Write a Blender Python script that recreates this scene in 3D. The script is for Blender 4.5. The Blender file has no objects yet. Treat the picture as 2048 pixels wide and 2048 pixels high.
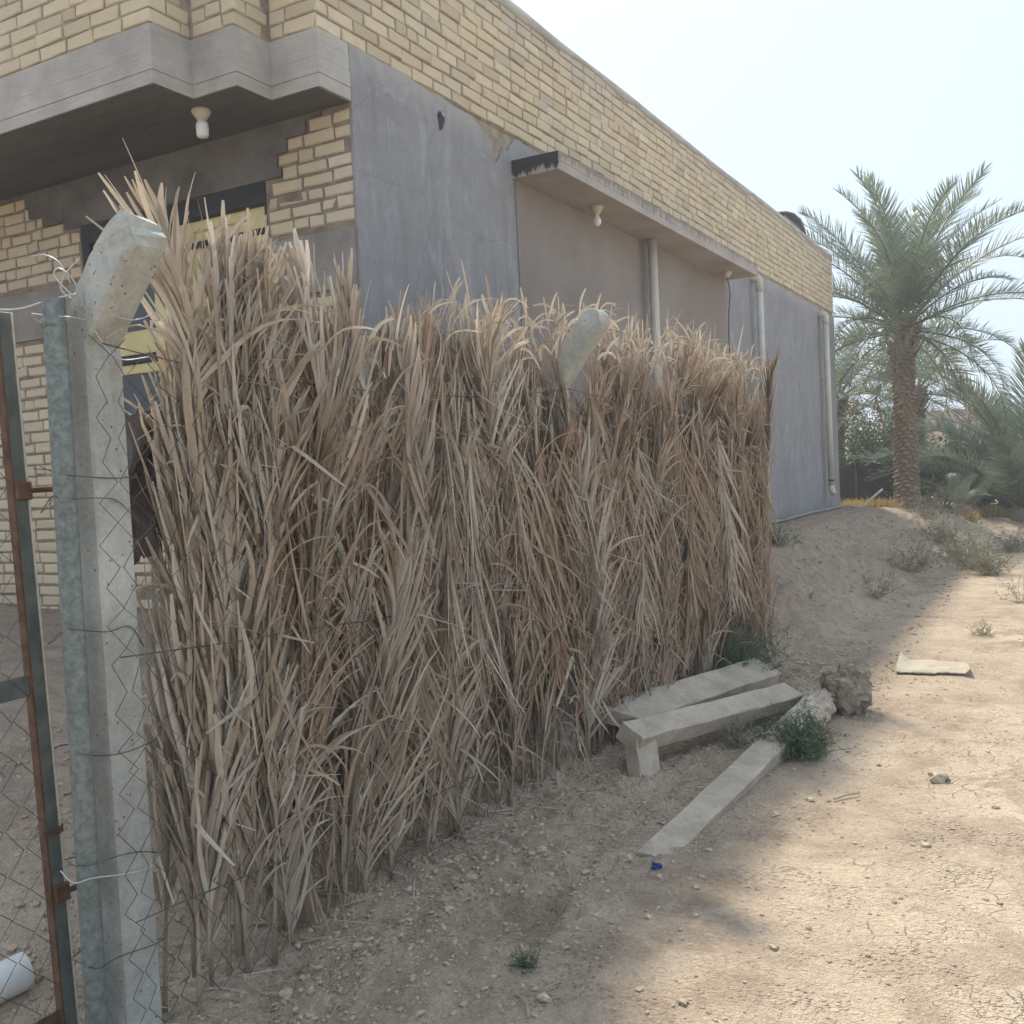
import bpy, math, random
import numpy as np
from mathutils import Matrix, Vector

# ------------------------------------------------------------------ camera, sky, sun, exposure
scn = bpy.context.scene
COL = scn.collection
cam_d = bpy.data.cameras.new('camera')
cam_d.sensor_width = 36.0
cam_d.lens = 35.16
cam_d.clip_start = 0.05
cam_d.clip_end = 1500
cam = bpy.data.objects.new('camera', cam_d)
COL.objects.link(cam)
CAM_R = np.array([[0.870, 0.023, 0.492], [0.490, 0.056, -0.870], [-0.047, 0.998, 0.038]])
_u, _s, _v = np.linalg.svd(CAM_R)
CAM_R = _u @ _v
EYE = np.array([0, 0, 1.6])
mw = Matrix([list(CAM_R[i]) + [float(EYE[i])] for i in range(3)] + [[0, 0, 0, 1]])
cam.matrix_world = mw
scn.camera = cam

SH = (0.47, -0.60)                       # how far a shadow reaches in x and y for each metre of height
sun_vec = Vector((-SH[0], -SH[1], 1.0)).normalized()      # towards the sun
elev = math.asin(sun_vec.z)
azim = math.atan2(sun_vec.x, sun_vec.y)  # from +Y, clockwise
world = bpy.data.worlds.new('World')
scn.world = world
world.use_nodes = True
wn = world.node_tree
wn.nodes.clear()
sky = wn.nodes.new('ShaderNodeTexSky')
sky.sky_type = 'NISHITA'
sky.sun_disc = False
sky.sun_elevation = elev
sky.sun_rotation = azim
sky.air_density = 1.2
sky.dust_density = 7.0
sky.ozone_density = 1.2
bgn = wn.nodes.new('ShaderNodeBackground')
bgn.inputs['Strength'].default_value = 0.15
wo = wn.nodes.new('ShaderNodeOutputWorld')
hsv = wn.nodes.new('ShaderNodeMixRGB')
hsv.inputs['Fac'].default_value = 0.93
hsv.inputs['Color2'].default_value = (2.8, 3.45, 4.2, 1)   # thin even haze over the whole sky
wn.links.new(sky.outputs[0], hsv.inputs['Color1'])
wn.links.new(hsv.outputs[0], bgn.inputs['Color'])
wn.links.new(bgn.outputs[0], wo.inputs['Surface'])
sun_d = bpy.data.lights.new('sun', 'SUN')
sun_d.energy = 3.2
sun_d.angle = math.radians(3.2)
sun_d.color = (1.0, 0.925, 0.77)
sun = bpy.data.objects.new('sun', sun_d)
COL.objects.link(sun)
sun.rotation_euler = sun_vec.to_track_quat('Z', 'Y').to_euler()
scn.view_settings.view_transform = 'Standard'
scn.view_settings.look = 'None'
scn.view_settings.exposure = 0.90
scn.view_settings.gamma = 1.0
scn.view_settings.use_curve_mapping = False
scn.render.engine = 'CYCLES'
scn.cycles.use_denoising = True
scn.cycles.use_adaptive_sampling = True
scn.cycles.adaptive_threshold = 0.03
scn.cycles.max_bounces = 4
scn.cycles.diffuse_bounces = 3
scn.cycles.glossy_bounces = 2
scn.cycles.transmission_bounces = 4
scn.cycles.volume_bounces = 0
scn.cycles.transparent_max_bounces = 6
scn.cycles.caustics_reflective = False
scn.cycles.caustics_refractive = False

# ------------------------------------------------------------------ helpers
rng = np.random.default_rng(7)
random.seed(7)
PI = math.pi

def project(p):
    c = (np.asarray(p, float) - EYE) @ CAM_R
    return 1024 + 2000 * c[..., 0] / -c[..., 2], 1024 - 2000 * c[..., 1] / -c[..., 2], -c[..., 2]

def sstep(t):
    t = np.clip(t, 0, 1)
    return t * t * (3 - 2 * t)

def _hash(ix, iy, seed):
    n = (ix.astype(np.int64) * 374761393 + iy.astype(np.int64) * 668265263 + seed * 974711) & 0x7fffffff
    n = ((n ^ (n >> 13)) * 1274126177) & 0x7fffffff
    return ((n ^ (n >> 16)) & 0xffff) / 65535.0

def vnoise(x, y, s, seed=0):
    x = np.asarray(x, float) / s
    y = np.asarray(y, float) / s
    ix = np.floor(x); iy = np.floor(y)
    fx = x - ix; fy = y - iy
    fx = fx * fx * (3 - 2 * fx); fy = fy * fy * (3 - 2 * fy)
    a = _hash(ix, iy, seed); b = _hash(ix + 1, iy, seed)
    c = _hash(ix, iy + 1, seed); d = _hash(ix + 1, iy + 1, seed)
    return (a + (b - a) * fx) * (1 - fy) + (c + (d - c) * fx) * fy - 0.5

def norm(v):
    return v / np.maximum(np.linalg.norm(v, axis=-1, keepdims=True), 1e-9)

class MB:
    def __init__(self):
        self.V = []; self.Q = []; self.T = []; self.A = []; self.n = 0
    def add(self, V, Q=None, T=None, tone=0.5):
        V = np.asarray(V, float).reshape(-1, 3)
        if Q is not None and len(Q): self.Q.append(np.asarray(Q, np.int64).reshape(-1, 4) + self.n)
        if T is not None and len(T): self.T.append(np.asarray(T, np.int64).reshape(-1, 3) + self.n)
        self.V.append(V)
        self.A.append(np.broadcast_to(np.asarray(tone, float), (len(V),)).copy())
        self.n += len(V)
        return self
    def mesh(self, name, mat=None, smooth=False):
        V = np.concatenate(self.V)
        me = bpy.data.meshes.new(name)
        Q = np.concatenate(self.Q) if self.Q else np.zeros((0, 4), np.int64)
        T = np.concatenate(self.T) if self.T else np.zeros((0, 3), np.int64)
        me.vertices.add(len(V))
        me.vertices.foreach_set('co', V.astype(np.float32).ravel())
        loops = np.concatenate([Q.ravel(), T.ravel()]).astype(np.int32)
        me.loops.add(len(loops))
        me.loops.foreach_set('vertex_index', loops)
        nf = len(Q) + len(T)
        me.polygons.add(nf)
        st = np.concatenate([np.arange(len(Q)) * 4, len(Q) * 4 + np.arange(len(T)) * 3]).astype(np.int32)
        me.polygons.foreach_set('loop_start', st)
        me.polygons.foreach_set('use_smooth', np.full(nf, bool(smooth)))
        at = me.attributes.new('tone', 'FLOAT', 'POINT')
        at.data.foreach_set('value', np.concatenate(self.A).astype(np.float32))
        me.update(calc_edges=True)
        if mat: me.materials.append(mat)
        return me
    def build(self, name, mat, parent=None, smooth=False):
        return link(name, self.mesh(name, mat, smooth), parent)

def link(name, data, parent=None, loc=None):
    o = bpy.data.objects.new(name, data)
    COL.objects.link(o)
    if parent is not None:
        o.parent = parent
        o.matrix_parent_inverse = parent.matrix_basis.inverted()
    if loc is not None: o.location = loc
    return o

def thing(name, label, cat, loc=(0, 0, 0), group=None):
    o = bpy.data.objects.new(name, None)
    COL.objects.link(o)
    o.empty_display_size = 0.1
    o.location = loc
    return tag(o, label, cat, group)

def tag(o, label=None, cat=None, group=None, kind=None):
    if label: o['label'] = label
    if cat: o['category'] = cat
    if group: o['group'] = group
    if kind: o['kind'] = kind
    return o

CUBEQ = [[0, 3, 2, 1], [4, 5, 6, 7], [0, 1, 5, 4], [1, 2, 6, 5], [2, 3, 7, 6], [3, 0, 4, 7]]

def box(mb, lo, hi, tone=0.5):
    (a, b, c), (d, e, f) = lo, hi
    mb.add([(a, b, c), (d, b, c), (d, e, c), (a, e, c), (a, b, f), (d, b, f), (d, e, f), (a, e, f)], CUBEQ, tone=tone)
    return mb

def cbox(mb, size, M=None, bev=0.004, tone=0.5):
    """chamfered box centred on the origin, transformed by M (4x4 numpy)"""
    s = np.array(size, float) / 2
    b = min(bev, s.min() * 0.9)
    V = []; idx = {}
    for ax in range(3):
        for sx in (-1, 1):
            for sy in (-1, 1):
                for sz in (-1, 1):
                    sg = np.array([sx, sy, sz])
                    p = sg * (s - b); p[ax] = sg[ax] * s[ax]
                    idx[(ax, sx, sy, sz)] = len(V); V.append(p)
    Q = []; T = []
    for ax in range(3):
        o1, o2 = [a for a in range(3) if a != ax]
        for sg in (-1, 1):
            def k(a, s1, s2, sg=sg, ax=ax, o1=o1, o2=o2):
                t = [0, 0, 0]; t[ax] = sg; t[o1] = s1; t[o2] = s2
                return idx[(a,) + tuple(t)]
            Q.append([k(ax, -1, -1), k(ax, 1, -1), k(ax, 1, 1), k(ax, -1, 1)])
    for ax in range(3):
        o1, o2 = [a for a in range(3) if a != ax]
        for s1 in (-1, 1):
            for s2 in (-1, 1):
                def g(a, e):
                    t = [0, 0, 0]; t[ax] = e; t[o1] = s1; t[o2] = s2
                    return idx[(a,) + tuple(t)]
                Q.append([g(o1, -1), g(o2, -1), g(o2, 1), g(o1, 1)])
    for sx in (-1, 1):
        for sy in (-1, 1):
            for sz in (-1, 1):
                T.append([idx[(0, sx, sy, sz)], idx[(1, sx, sy, sz)], idx[(2, sx, sy, sz)]])
    V = np.array(V)
    if M is not None: V = V @ M[:3, :3].T + M[:3, 3]
    mb.add(V, Q, T, tone)
    return mb

def frame(path):
    path = np.asarray(path, float)
    t = np.gradient(path, axis=0)
    t = norm(t)
    ref = np.array([0, 0, 1.0]) if abs(t[0][2]) < 0.9 else np.array([1.0, 0, 0])
    n = np.zeros_like(path)
    u = norm(np.cross(t[0], ref))
    for i in range(len(path)):
        u = u - t[i] * (u @ t[i]); u = u / max(np.linalg.norm(u), 1e-9)
        n[i] = u
    return t, n, np.cross(t, n)

def tube(mb, path, r, sides=6, caps=True, tone=0.5, squash=1.0):
    path = np.asarray(path, float)
    m = len(path)
    r = np.broadcast_to(np.asarray(r, float), (m,))
    t, n, b = frame(path)
    a = np.arange(sides) / sides * 2 * PI
    ring = np.cos(a)[None, :, None] * n[:, None, :] + squash * np.sin(a)[None, :, None] * b[:, None, :]
    V = (path[:, None, :] + ring * r[:, None, None]).reshape(-1, 3)
    i = np.arange(m - 1)[:, None] * sides; j = np.arange(sides)[None, :]; k = (j + 1) % sides
    Q = np.stack([i + j, i + k, i + sides + k, i + sides + j], -1).reshape(-1, 4)
    T = []
    if caps:
        for base, flip in ((0, 1), ((m - 1) * sides, 0)):
            for q in range(1, sides - 1):
                T.append([base, base + q + 1, base + q] if flip else [base, base + q, base + q + 1])
    mb.add(V, Q, T, tone)
    return mb

def lathe(mb, prof, c, sides=20, tone=0.5):
    prof = np.asarray(prof, float)
    a = np.arange(sides) / sides * 2 * PI
    V = np.stack([c[0] + prof[:, 0:1] * np.cos(a), c[1] + prof[:, 0:1] * np.sin(a), c[2] + np.repeat(prof[:, 1:2], sides, 1)], -1).reshape(-1, 3)
    m = len(prof)
    i = np.arange(m - 1)[:, None] * sides; j = np.arange(sides)[None, :]; k = (j + 1) % sides
    mb.add(V, np.stack([i + j, i + k, i + sides + k, i + sides + j], -1).reshape(-1, 4), tone=tone)
    return mb

def prism(mb, poly, z0, z1, tone=0.5, top=True, bottom=True):
    """plan polygon (counter-clockwise) pulled up from z0 to z1"""
    n = len(poly)
    V = [(x, y, z0) for x, y in poly] + [(x, y, z1) for x, y in poly]
    mb.add(V, [[i, (i + 1) % n, n + (i + 1) % n, n + i] for i in range(n)], tone=tone)
    from mathutils.geometry import tessellate_polygon
    tri = tessellate_polygon([[Vector((x, y, 0)) for x, y in poly]])
    T = []
    for a, b, c in tri:
        ar = (poly[b][0] - poly[a][0]) * (poly[c][1] - poly[a][1]) - (poly[b][1] - poly[a][1]) * (poly[c][0] - poly[a][0])
        if ar < 0: b, c = c, b
        if top: T.append((n + a, n + b, n + c))
        if bottom: T.append((a, c, b))
    if T: mb.T.append(np.array(T) + mb.n - 2 * n)
    return mb

def hoop(a, b, sag, n=10, wob=0.0, seed=0):
    r_ = np.random.default_rng(seed)
    t = np.linspace(0, 1, n)[:, None]
    p = np.array(a) * (1 - t) + np.array(b) * t
    p[:, 2] -= sag * 4 * (t * (1 - t))[:, 0]
    p[1:-1] += r_.normal(0, wob, (n - 2, 3))
    return p

def smooth_path(pts, n=24):
    """Catmull-Rom through the points"""
    P = np.asarray(pts, float)
    P = np.vstack([2 * P[0] - P[1], P, 2 * P[-1] - P[-2]])
    out = []
    segs = len(P) - 3
    for s in range(segs):
        m = max(2, n // segs)
        t = np.linspace(0, 1, m, endpoint=(s == segs - 1))[:, None]
        a, b, c, d = P[s:s + 4]
        out.append(0.5 * (2 * b + (c - a) * t + (2 * a - 5 * b + 4 * c - d) * t ** 2 + (3 * b - a - 3 * c + d) * t ** 3))
    return np.vstack(out)

def strips(mb, p0, d0, L, w, side, bend, kb, S=6, fold=0.35, kink=None, kdir=None, tone=None, twist=None, taper=0.75, flat=False, zcap=None, wave=None):
    """N leaf blades at once: start p0, first direction d0, length L, half width w; side = rough width direction,
    bend = direction each one bends to with weight kb, kink = station after which it runs along kdir"""
    N = len(p0)
    s = np.linspace(0, 1, S + 1)
    d = d0[:, None, :] + bend[:, None, :] * (kb[:, None, None] * (s[None, :, None] ** 1.4))
    if kink is not None:
        mask = (s[None, :] > kink[:, None])[:, :, None]
        d = np.where(mask, kdir[:, None, :] + 0.25 * d, d)
    if wave is not None:
        amp, frq, pha = wave
        d = d + side[:, None, :] * (amp[:, None] * np.sin(frq[:, None] * s[None, :] + pha[:, None]))[:, :, None]
    d = norm(d)
    step = (L / S)[:, None, None] * d
    c = p0[:, None, :] + np.concatenate([np.zeros((N, 1, 3)), np.cumsum(0.5 * (step[:, 1:] + step[:, :-1]), axis=1)], 1)
    if zcap is not None:
        mx = c[:, :, 2].max(1)
        f_ = np.clip((zcap - p0[:, 2]) / np.maximum(mx - p0[:, 2], 1e-4), 0.12, 1.0)
        c = p0[:, None, :] + (c - p0[:, None, :]) * f_[:, None, None]
    sd = np.broadcast_to(side[:, None, :], d.shape)
    sd = norm(sd - d * np.sum(sd * d, -1, keepdims=True))
    nn = np.cross(d, sd)
    if twist is not None:
        a = twist[:, None, None] * s[None, :, None]
        sd, nn = sd * np.cos(a) + nn * np.sin(a), nn * np.cos(a) - sd * np.sin(a)
    prof = np.clip(0.45 + s * 6, 0, 1) * np.clip(1 - s ** 2.2, 0.06, 1) ** taper
    hw = w[:, None, None] * prof[None, :, None]
    tone = np.full(N, 0.5) if tone is None else tone
    if flat:
        V = np.stack([c - sd * hw, c + sd * hw], 2)
        k = 2
    else:
        V = np.stack([c - sd * hw + nn * hw * fold, c, c + sd * hw + nn * hw * fold], 2)
        k = 3
    V = V.reshape(N, (S + 1) * k, 3)
    st = np.arange(S)[:, None] * k; cc = np.arange(k - 1)[None, :]
    q = np.stack([st + cc, st + cc + 1, st + k + cc + 1, st + k + cc], -1).reshape(-1, 4)
    Q = (q[None] + (np.arange(N) * (S + 1) * k)[:, None, None]).reshape(-1, 4)
    mb.add(V.reshape(-1, 3), Q, tone=np.repeat(tone, (S + 1) * k))
    return mb

# ------------------------------------------------------------------ materials
# overall tint of each surface, on top of its own pattern
TINT = {'stone': (1.15, 1.08, 1.0), 'dry_earth': (1.29, 1.21, 1.15), 'earth_clod': (1.29, 1.21, 1.15), 'cement_render': (1.16, 1.16, 1.19), 'warm_render': (1.12, 1.08, 1.06), 'yellow_brick': (1.13, 1.11, 1.05),
        'cast_concrete': (1.12, 1.09, 1.06), 'awning_concrete': (1.12, 1.08, 1.06), 'post_concrete': (1.08, 1.07, 1.05), 'dusty_concrete': (1.22, 1.15, 1.10), 'dried_leaf': (0.99, 0.965, 0.955), 'dried_leaf_brown': (0.98, 0.96, 0.95)}

class NT:
    def __init__(self, name):
        self.m = bpy.data.materials.new(name)
        self.m.use_nodes = True
        self.t = self.m.node_tree
        self.t.nodes.clear()
        self.out = self.t.nodes.new('ShaderNodeOutputMaterial')
        self.b = self.t.nodes.new('ShaderNodeBsdfPrincipled')
        self.t.links.new(self.b.outputs[0], self.out.inputs[0])
        self.geo = self.t.nodes.new('ShaderNodeNewGeometry')
        self.pos = self.geo.outputs['Position']
        tc = self.t.nodes.new('ShaderNodeTexCoord')
        self.obj = tc.outputs['Object']
    def L(self, a, b): self.t.links.new(a, b)
    def _in(self, n, i, v):
        if hasattr(v, 'node'): self.L(v, n.inputs[i])
        elif v is not None: n.inputs[i].default_value = v
    def noise(self, scale, detail=4, rough=0.6, vec=None, stretch=None, dist=0.0):
        n = self.t.nodes.new('ShaderNodeTexNoise')
        n.inputs['Scale'].default_value = scale
        n.inputs['Detail'].default_value = detail
        n.inputs['Roughness'].default_value = rough
        n.inputs['Distortion'].default_value = dist
        v = vec or self.pos
        if stretch:
            mp = self.t.nodes.new('ShaderNodeMapping')
            mp.inputs['Scale'].default_value = stretch
            self.L(v, mp.inputs[0]); v = mp.outputs[0]
        self.L(v, n.inputs['Vector'])
        return n.outputs['Fac']
    def voronoi(self, scale, feature='DISTANCE_TO_EDGE', vec=None, rnd=1.0):
        n = self.t.nodes.new('ShaderNodeTexVoronoi')
        n.feature = feature
        n.inputs['Scale'].default_value = scale
        n.inputs['Randomness'].default_value = rnd
        self.L(vec or self.pos, n.inputs['Vector'])
        return n.outputs['Distance'] if feature != 'F1' else n.outputs['Distance']
    def ramp(self, f, *stops):
        n = self.t.nodes.new('ShaderNodeValToRGB')
        e = n.color_ramp.elements
        while len(e) < len(stops): e.new(0.5)
        for el, (p, c) in zip(e, stops):
            el.position = p
            el.color = (c, c, c, 1) if not hasattr(c, '__len__') else tuple(c) + (1,)
        self.L(f, n.inputs[0])
        return n.outputs[0]
    def mix(self, f, a, b, mode='MIX'):
        n = self.t.nodes.new('ShaderNodeMixRGB')
        n.blend_type = mode
        for i, v in ((0, f), (1, a), (2, b)):
            if hasattr(v, 'node'): self.L(v, n.inputs[i])
            elif hasattr(v, '__len__'): n.inputs[i].default_value = tuple(v) + (1,) if len(v) == 3 else v
            else: n.inputs[i].default_value = v if i == 0 else (v, v, v, 1)
        return n.outputs[0]
    def math(self, op, a, b=0.0, c=None):
        n = self.t.nodes.new('ShaderNodeMath')
        n.operation = op
        for i, v in enumerate((a, b) if c is None else (a, b, c)): self._in(n, i, v)
        return n.outputs[0]
    def attr(self, name='tone'):
        n = self.t.nodes.new('ShaderNodeAttribute')
        n.attribute_name = name
        return n.outputs['Fac']
    def orand(self):
        return self.t.nodes.new('ShaderNodeObjectInfo').outputs['Random']
    def xyz(self, v=None):
        n = self.t.nodes.new('ShaderNodeSeparateXYZ')
        self.L(v or self.pos, n.inputs[0])
        return n.outputs
    def bump(self, h, strength=0.4, dist=0.01, prev=None):
        n = self.t.nodes.new('ShaderNodeBump')
        n.inputs['Strength'].default_value = strength
        n.inputs['Distance'].default_value = dist
        self.L(h, n.inputs['Height'])
        if prev is not None: self.L(prev, n.inputs['Normal'])
        return n.outputs[0]
    def done(self, col, rough=0.85, nrm=None, metal=0.0, spec=0.3, tint=True):
        g_ = TINT.get(self.m.name) if tint else None
        if g_ is not None: col = self.mix(1.0, col, g_, 'MULTIPLY')
        self._in(self.b, 'Base Color', col if hasattr(col, 'node') else tuple(col) + (1,))
        self._in(self.b, 'Roughness', rough)
        self._in(self.b, 'Metallic', metal)
        self._in(self.b, 'Specular IOR Level', spec)
        if nrm is not None: self.L(nrm, self.b.inputs['Normal'])
        return self.m

MAT = {}
def simple(name, c1, c2, scale=6, rough=0.85, bump=0.3, bscale=40, bdist=0.004, metal=0.0, spec=0.3, stretch=None):
    n = NT(name)
    f = n.ramp(n.noise(scale, 5, 0.65, stretch=stretch), (0.38, 0.0), (0.62, 1.0))
    MAT[name] = n.done(n.mix(f, c1, c2), rough, n.bump(n.noise(bscale, 5, 0.6), bump, bdist), metal, spec)
    return MAT[name]

# cement render on the side wall
n = NT('cement_render')
big = n.ramp(n.noise(1.3, 6, 0.7, dist=0.4), (0.35, 0.0), (0.65, 1.0))
cl = n.mix(big, (0.212, 0.206, 0.206), (0.258, 0.252, 0.25))
streak = n.ramp(n.noise(7.0, 6, 0.75, stretch=(1, 0.7, 0.25), dist=1.6), (0.5, 0.0), (0.62, 1.0))
cl = n.mix(n.math('MULTIPLY', streak, 0.55), cl, (0.32, 0.32, 0.325))
run = n.ramp(n.noise(5.0, 5, 0.7, stretch=(1, 1.6, 0.06)), (0.56, 0.0), (0.68, 1.0))
cl = n.mix(n.math('MULTIPLY', run, 0.45), cl, (0.165, 0.163, 0.165))
hair = n.ramp(n.voronoi(1.1, 'DISTANCE_TO_EDGE'), (0.0, 1.0), (0.006, 0.0))
cl = n.mix(n.math('MULTIPLY', hair, 0.35), cl, (0.12, 0.12, 0.12))
drk = n.ramp(n.noise(4.0, 5, 0.75, dist=1.0), (0.56, 0.0), (0.7, 1.0))
cl = n.mix(n.math('MULTIPLY', drk, 0.35), cl, (0.15, 0.15, 0.158))
pale = n.ramp(n.math('ADD', n.xyz()[2], n.math('MULTIPLY', n.noise(5, 5, 0.7), 0.5)), (0.0, 0.0), (1.0, 1.0))
z = n.xyz()[2]
edge = n.ramp(n.math('SUBTRACT', n.math('ADD', z, n.math('MULTIPLY', n.noise(6, 6, 0.75), 0.55)), 3.95), (0.35, 0.0), (0.6, 1.0))
cl = n.mix(n.math('MULTIPLY', edge, 0.7), cl, (0.36, 0.34, 0.315))
h = n.math('ADD', n.noise(6, 6, 0.75, stretch=(1, 0.5, 1), dist=1.5), n.math('MULTIPLY', n.noise(90, 3, 0.6), 0.3))
MAT['cement_render'] = n.done(cl, 0.9, n.bump(h, 0.6, 0.016), spec=0.2)

n = NT('warm_render')
big = n.ramp(n.noise(0.7, 5, 0.65), (0.4, 0.0), (0.6, 1.0))
cl = n.mix(big, (0.215, 0.192, 0.172), (0.27, 0.243, 0.22))
streak = n.ramp(n.noise(2.0, 6, 0.7, stretch=(1, 1, 0.3)), (0.4, 0.0), (0.75, 1.0))
cl = n.mix(n.math('MULTIPLY', streak, 0.4), cl, (0.24, 0.235, 0.232))
MAT['warm_render'] = n.done(cl, 0.92, n.bump(n.noise(30, 5, 0.65), 0.3, 0.006), spec=0.2)

# bricks and mortar
n = NT('yellow_brick')
r = n.math('FRACT', n.math('ADD', n.math('MULTIPLY', n.attr(), 7.31), n.orand()))
cl = n.ramp(r, (0.0, (0.43, 0.355, 0.265)), (0.25, (0.52, 0.44, 0.32)), (0.55, (0.57, 0.485, 0.355)), (0.8, (0.50, 0.41, 0.305)), (0.93, (0.62, 0.545, 0.42)), (1.0, (0.37, 0.305, 0.25)))
blot = n.ramp(n.noise(14, 5, 0.7), (0.42, 0.0), (0.75, 1.0))
cl = n.mix(n.math('MULTIPLY', blot, 0.35), cl, (0.43, 0.36, 0.28))
soot = n.ramp(n.noise(1.3, 6, 0.7, dist=0.8), (0.45, 0.0), (0.62, 1.0))
cl = n.mix(n.math('MULTIPLY', soot, 0.45), cl, (0.47, 0.42, 0.365))
top_g = n.ramp(n.math('ADD', n.xyz()[2], n.math('MULTIPLY', n.noise(3.0, 5, 0.7), 0.5)), (0.0, 0.0), (1.0, 0.0))
gz_ = n.ramp(n.math('SUBTRACT', n.math('ADD', n.xyz()[2], n.math('MULTIPLY', n.noise(2.5, 6, 0.75, stretch=(1, 1, 0.4)), 0.7)), 5.1), (0.2, 0.0), (0.5, 1.0))
cl = n.mix(n.math('MULTIPLY', gz_, 0.55), cl, (0.40, 0.375, 0.35))
MAT['yellow_brick'] = n.done(cl, 0.93, n.bump(n.noise(55, 5, 0.7), 0.5, 0.006), spec=0.15)
simple('mortar', (0.27, 0.22, 0.165), (0.40, 0.34, 0.26), 9, 0.95, 0.7, 60, 0.012, spec=0.1)

simple('dark_mortar', (0.21, 0.17, 0.13), (0.31, 0.255, 0.195), 9, 0.95, 0.8, 50, 0.014, spec=0.1)
# board-marked concrete
n = NT('cast_concrete')
cl = n.mix(n.ramp(n.noise(2.2, 6, 0.65), (0.38, 0.0), (0.62, 1.0)), (0.32, 0.30, 0.275), (0.44, 0.42, 0.39))
grain = n.ramp(n.noise(5, 6, 0.7, stretch=(1.0, 1.0, 12)), (0.45, 0.0), (0.62, 1.0))
cl = n.mix(n.math('MULTIPLY', grain, 0.45), cl, (0.34, 0.325, 0.305))
h = n.math('ADD', n.noise(4, 5, 0.7, stretch=(1.0, 1.0, 14)), n.math('MULTIPLY', n.noise(50, 4), 0.3))
MAT['cast_concrete'] = n.done(cl, 0.9, n.bump(h, 0.55, 0.014), spec=0.2)

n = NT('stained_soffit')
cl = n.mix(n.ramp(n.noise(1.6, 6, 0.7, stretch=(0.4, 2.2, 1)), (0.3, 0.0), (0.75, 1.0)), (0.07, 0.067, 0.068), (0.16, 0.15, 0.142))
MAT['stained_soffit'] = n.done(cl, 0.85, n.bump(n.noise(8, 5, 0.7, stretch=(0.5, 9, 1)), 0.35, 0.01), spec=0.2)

simple('tie_concrete', (0.22, 0.195, 0.175), (0.31, 0.285, 0.26), 2.5, 0.9, 0.5, 25, 0.01)
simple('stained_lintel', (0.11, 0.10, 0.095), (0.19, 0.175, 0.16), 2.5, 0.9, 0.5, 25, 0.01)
n = NT('awning_concrete')
cl = n.mix(n.ramp(n.noise(1.8, 6, 0.65), (0.3, 0.0), (0.7, 1.0)), (0.30, 0.27, 0.245), (0.41, 0.38, 0.35))
drip = n.noise(16, 5, 0.75, stretch=(1, 1, 0.12))
zz = n.math('SUBTRACT', n.xyz()[2], 3.90)
m_ = n.math('ADD', n.math('MULTIPLY', zz, 3.2), drip)
tar = n.ramp(m_, (0.78, 0.0), (0.86, 1.0))
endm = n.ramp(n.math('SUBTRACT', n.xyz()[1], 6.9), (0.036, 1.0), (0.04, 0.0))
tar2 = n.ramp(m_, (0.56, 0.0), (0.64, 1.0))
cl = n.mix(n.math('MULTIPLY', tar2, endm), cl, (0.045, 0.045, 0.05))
cl = n.mix(n.math('MULTIPLY', tar, 0.42), cl, (0.05, 0.05, 0.055))
MAT['awning_concrete'] = n.done(cl, 0.88, n.bump(n.noise(5, 5, 0.7, stretch=(9, 0.7, 9)), 0.35, 0.01), spec=0.2)

# fence-post concrete
n = NT('post_concrete')
cl = n.mix(n.ramp(n.noise(4.0, 6, 0.7), (0.38, 0.0), (0.62, 1.0)), (0.33, 0.34, 0.315), (0.48, 0.485, 0.455))
dark = n.ramp(n.noise(1.9, 5, 0.7, dist=1.0, stretch=(1, 1, 0.5)), (0.48, 0.0), (0.62, 1.0))
cl = n.mix(n.math('MULTIPLY', dark, 0.6), cl, (0.30, 0.285, 0.255))
spk = n.ramp(n.noise(55, 4, 0.8), (0.4, 0.0), (0.62, 1.0))
cl = n.mix(n.math('MULTIPLY', spk, 0.5), cl, n.mix(1.0, cl, (0.74, 0.72, 0.68), 'MULTIPLY'))
rst = n.ramp(n.noise(5.0, 5, 0.7, dist=1.5, stretch=(1, 1, 0.3)), (0.58, 0.0), (0.72, 1.0))
cl = n.mix(n.math('MULTIPLY', rst, 0.45), cl, (0.27, 0.215, 0.16))
pit = n.ramp(n.voronoi(42, 'F1'), (0.06, 1.0), (0.16, 0.0))
pm = n.ramp(n.noise(18, 2), (0.52, 0.0), (0.57, 1.0))
pit = n.math('MULTIPLY', pit, pm)
cl = n.mix(n.math('MULTIPLY', pit, 0.7), cl, (0.10, 0.10, 0.095))
h = n.math('SUBTRACT', n.math('ADD', n.noise(12, 6, 0.65), n.math('MULTIPLY', n.noise(120, 3), 0.3)), pit)
MAT['post_concrete'] = n.done(cl, 0.88, n.bump(h, 0.9, 0.010), spec=0.25)

n = NT('dusty_concrete')
cl = n.mix(n.ramp(n.noise(4.0, 6, 0.7), (0.38, 0.0), (0.62, 1.0)), (0.30, 0.265, 0.22), (0.42, 0.385, 0.325))
pit = n.ramp(n.noise(28, 5, 0.75), (0.54, 0.0), (0.68, 1.0))
cl = n.mix(n.math('MULTIPLY', pit, 0.55), cl, (0.22, 0.19, 0.16))
MAT['dusty_concrete'] = n.done(cl, 0.93, n.bump(n.math('ADD', n.noise(18, 6, 0.7), n.math('MULTIPLY', n.noise(110, 3), 0.3)), 0.5, 0.01), spec=0.15)
simple('rubble_concrete', (0.25, 0.205, 0.155), (0.38, 0.325, 0.26), 14, 0.95, 0.9, 45, 0.02, spec=0.1)

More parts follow.
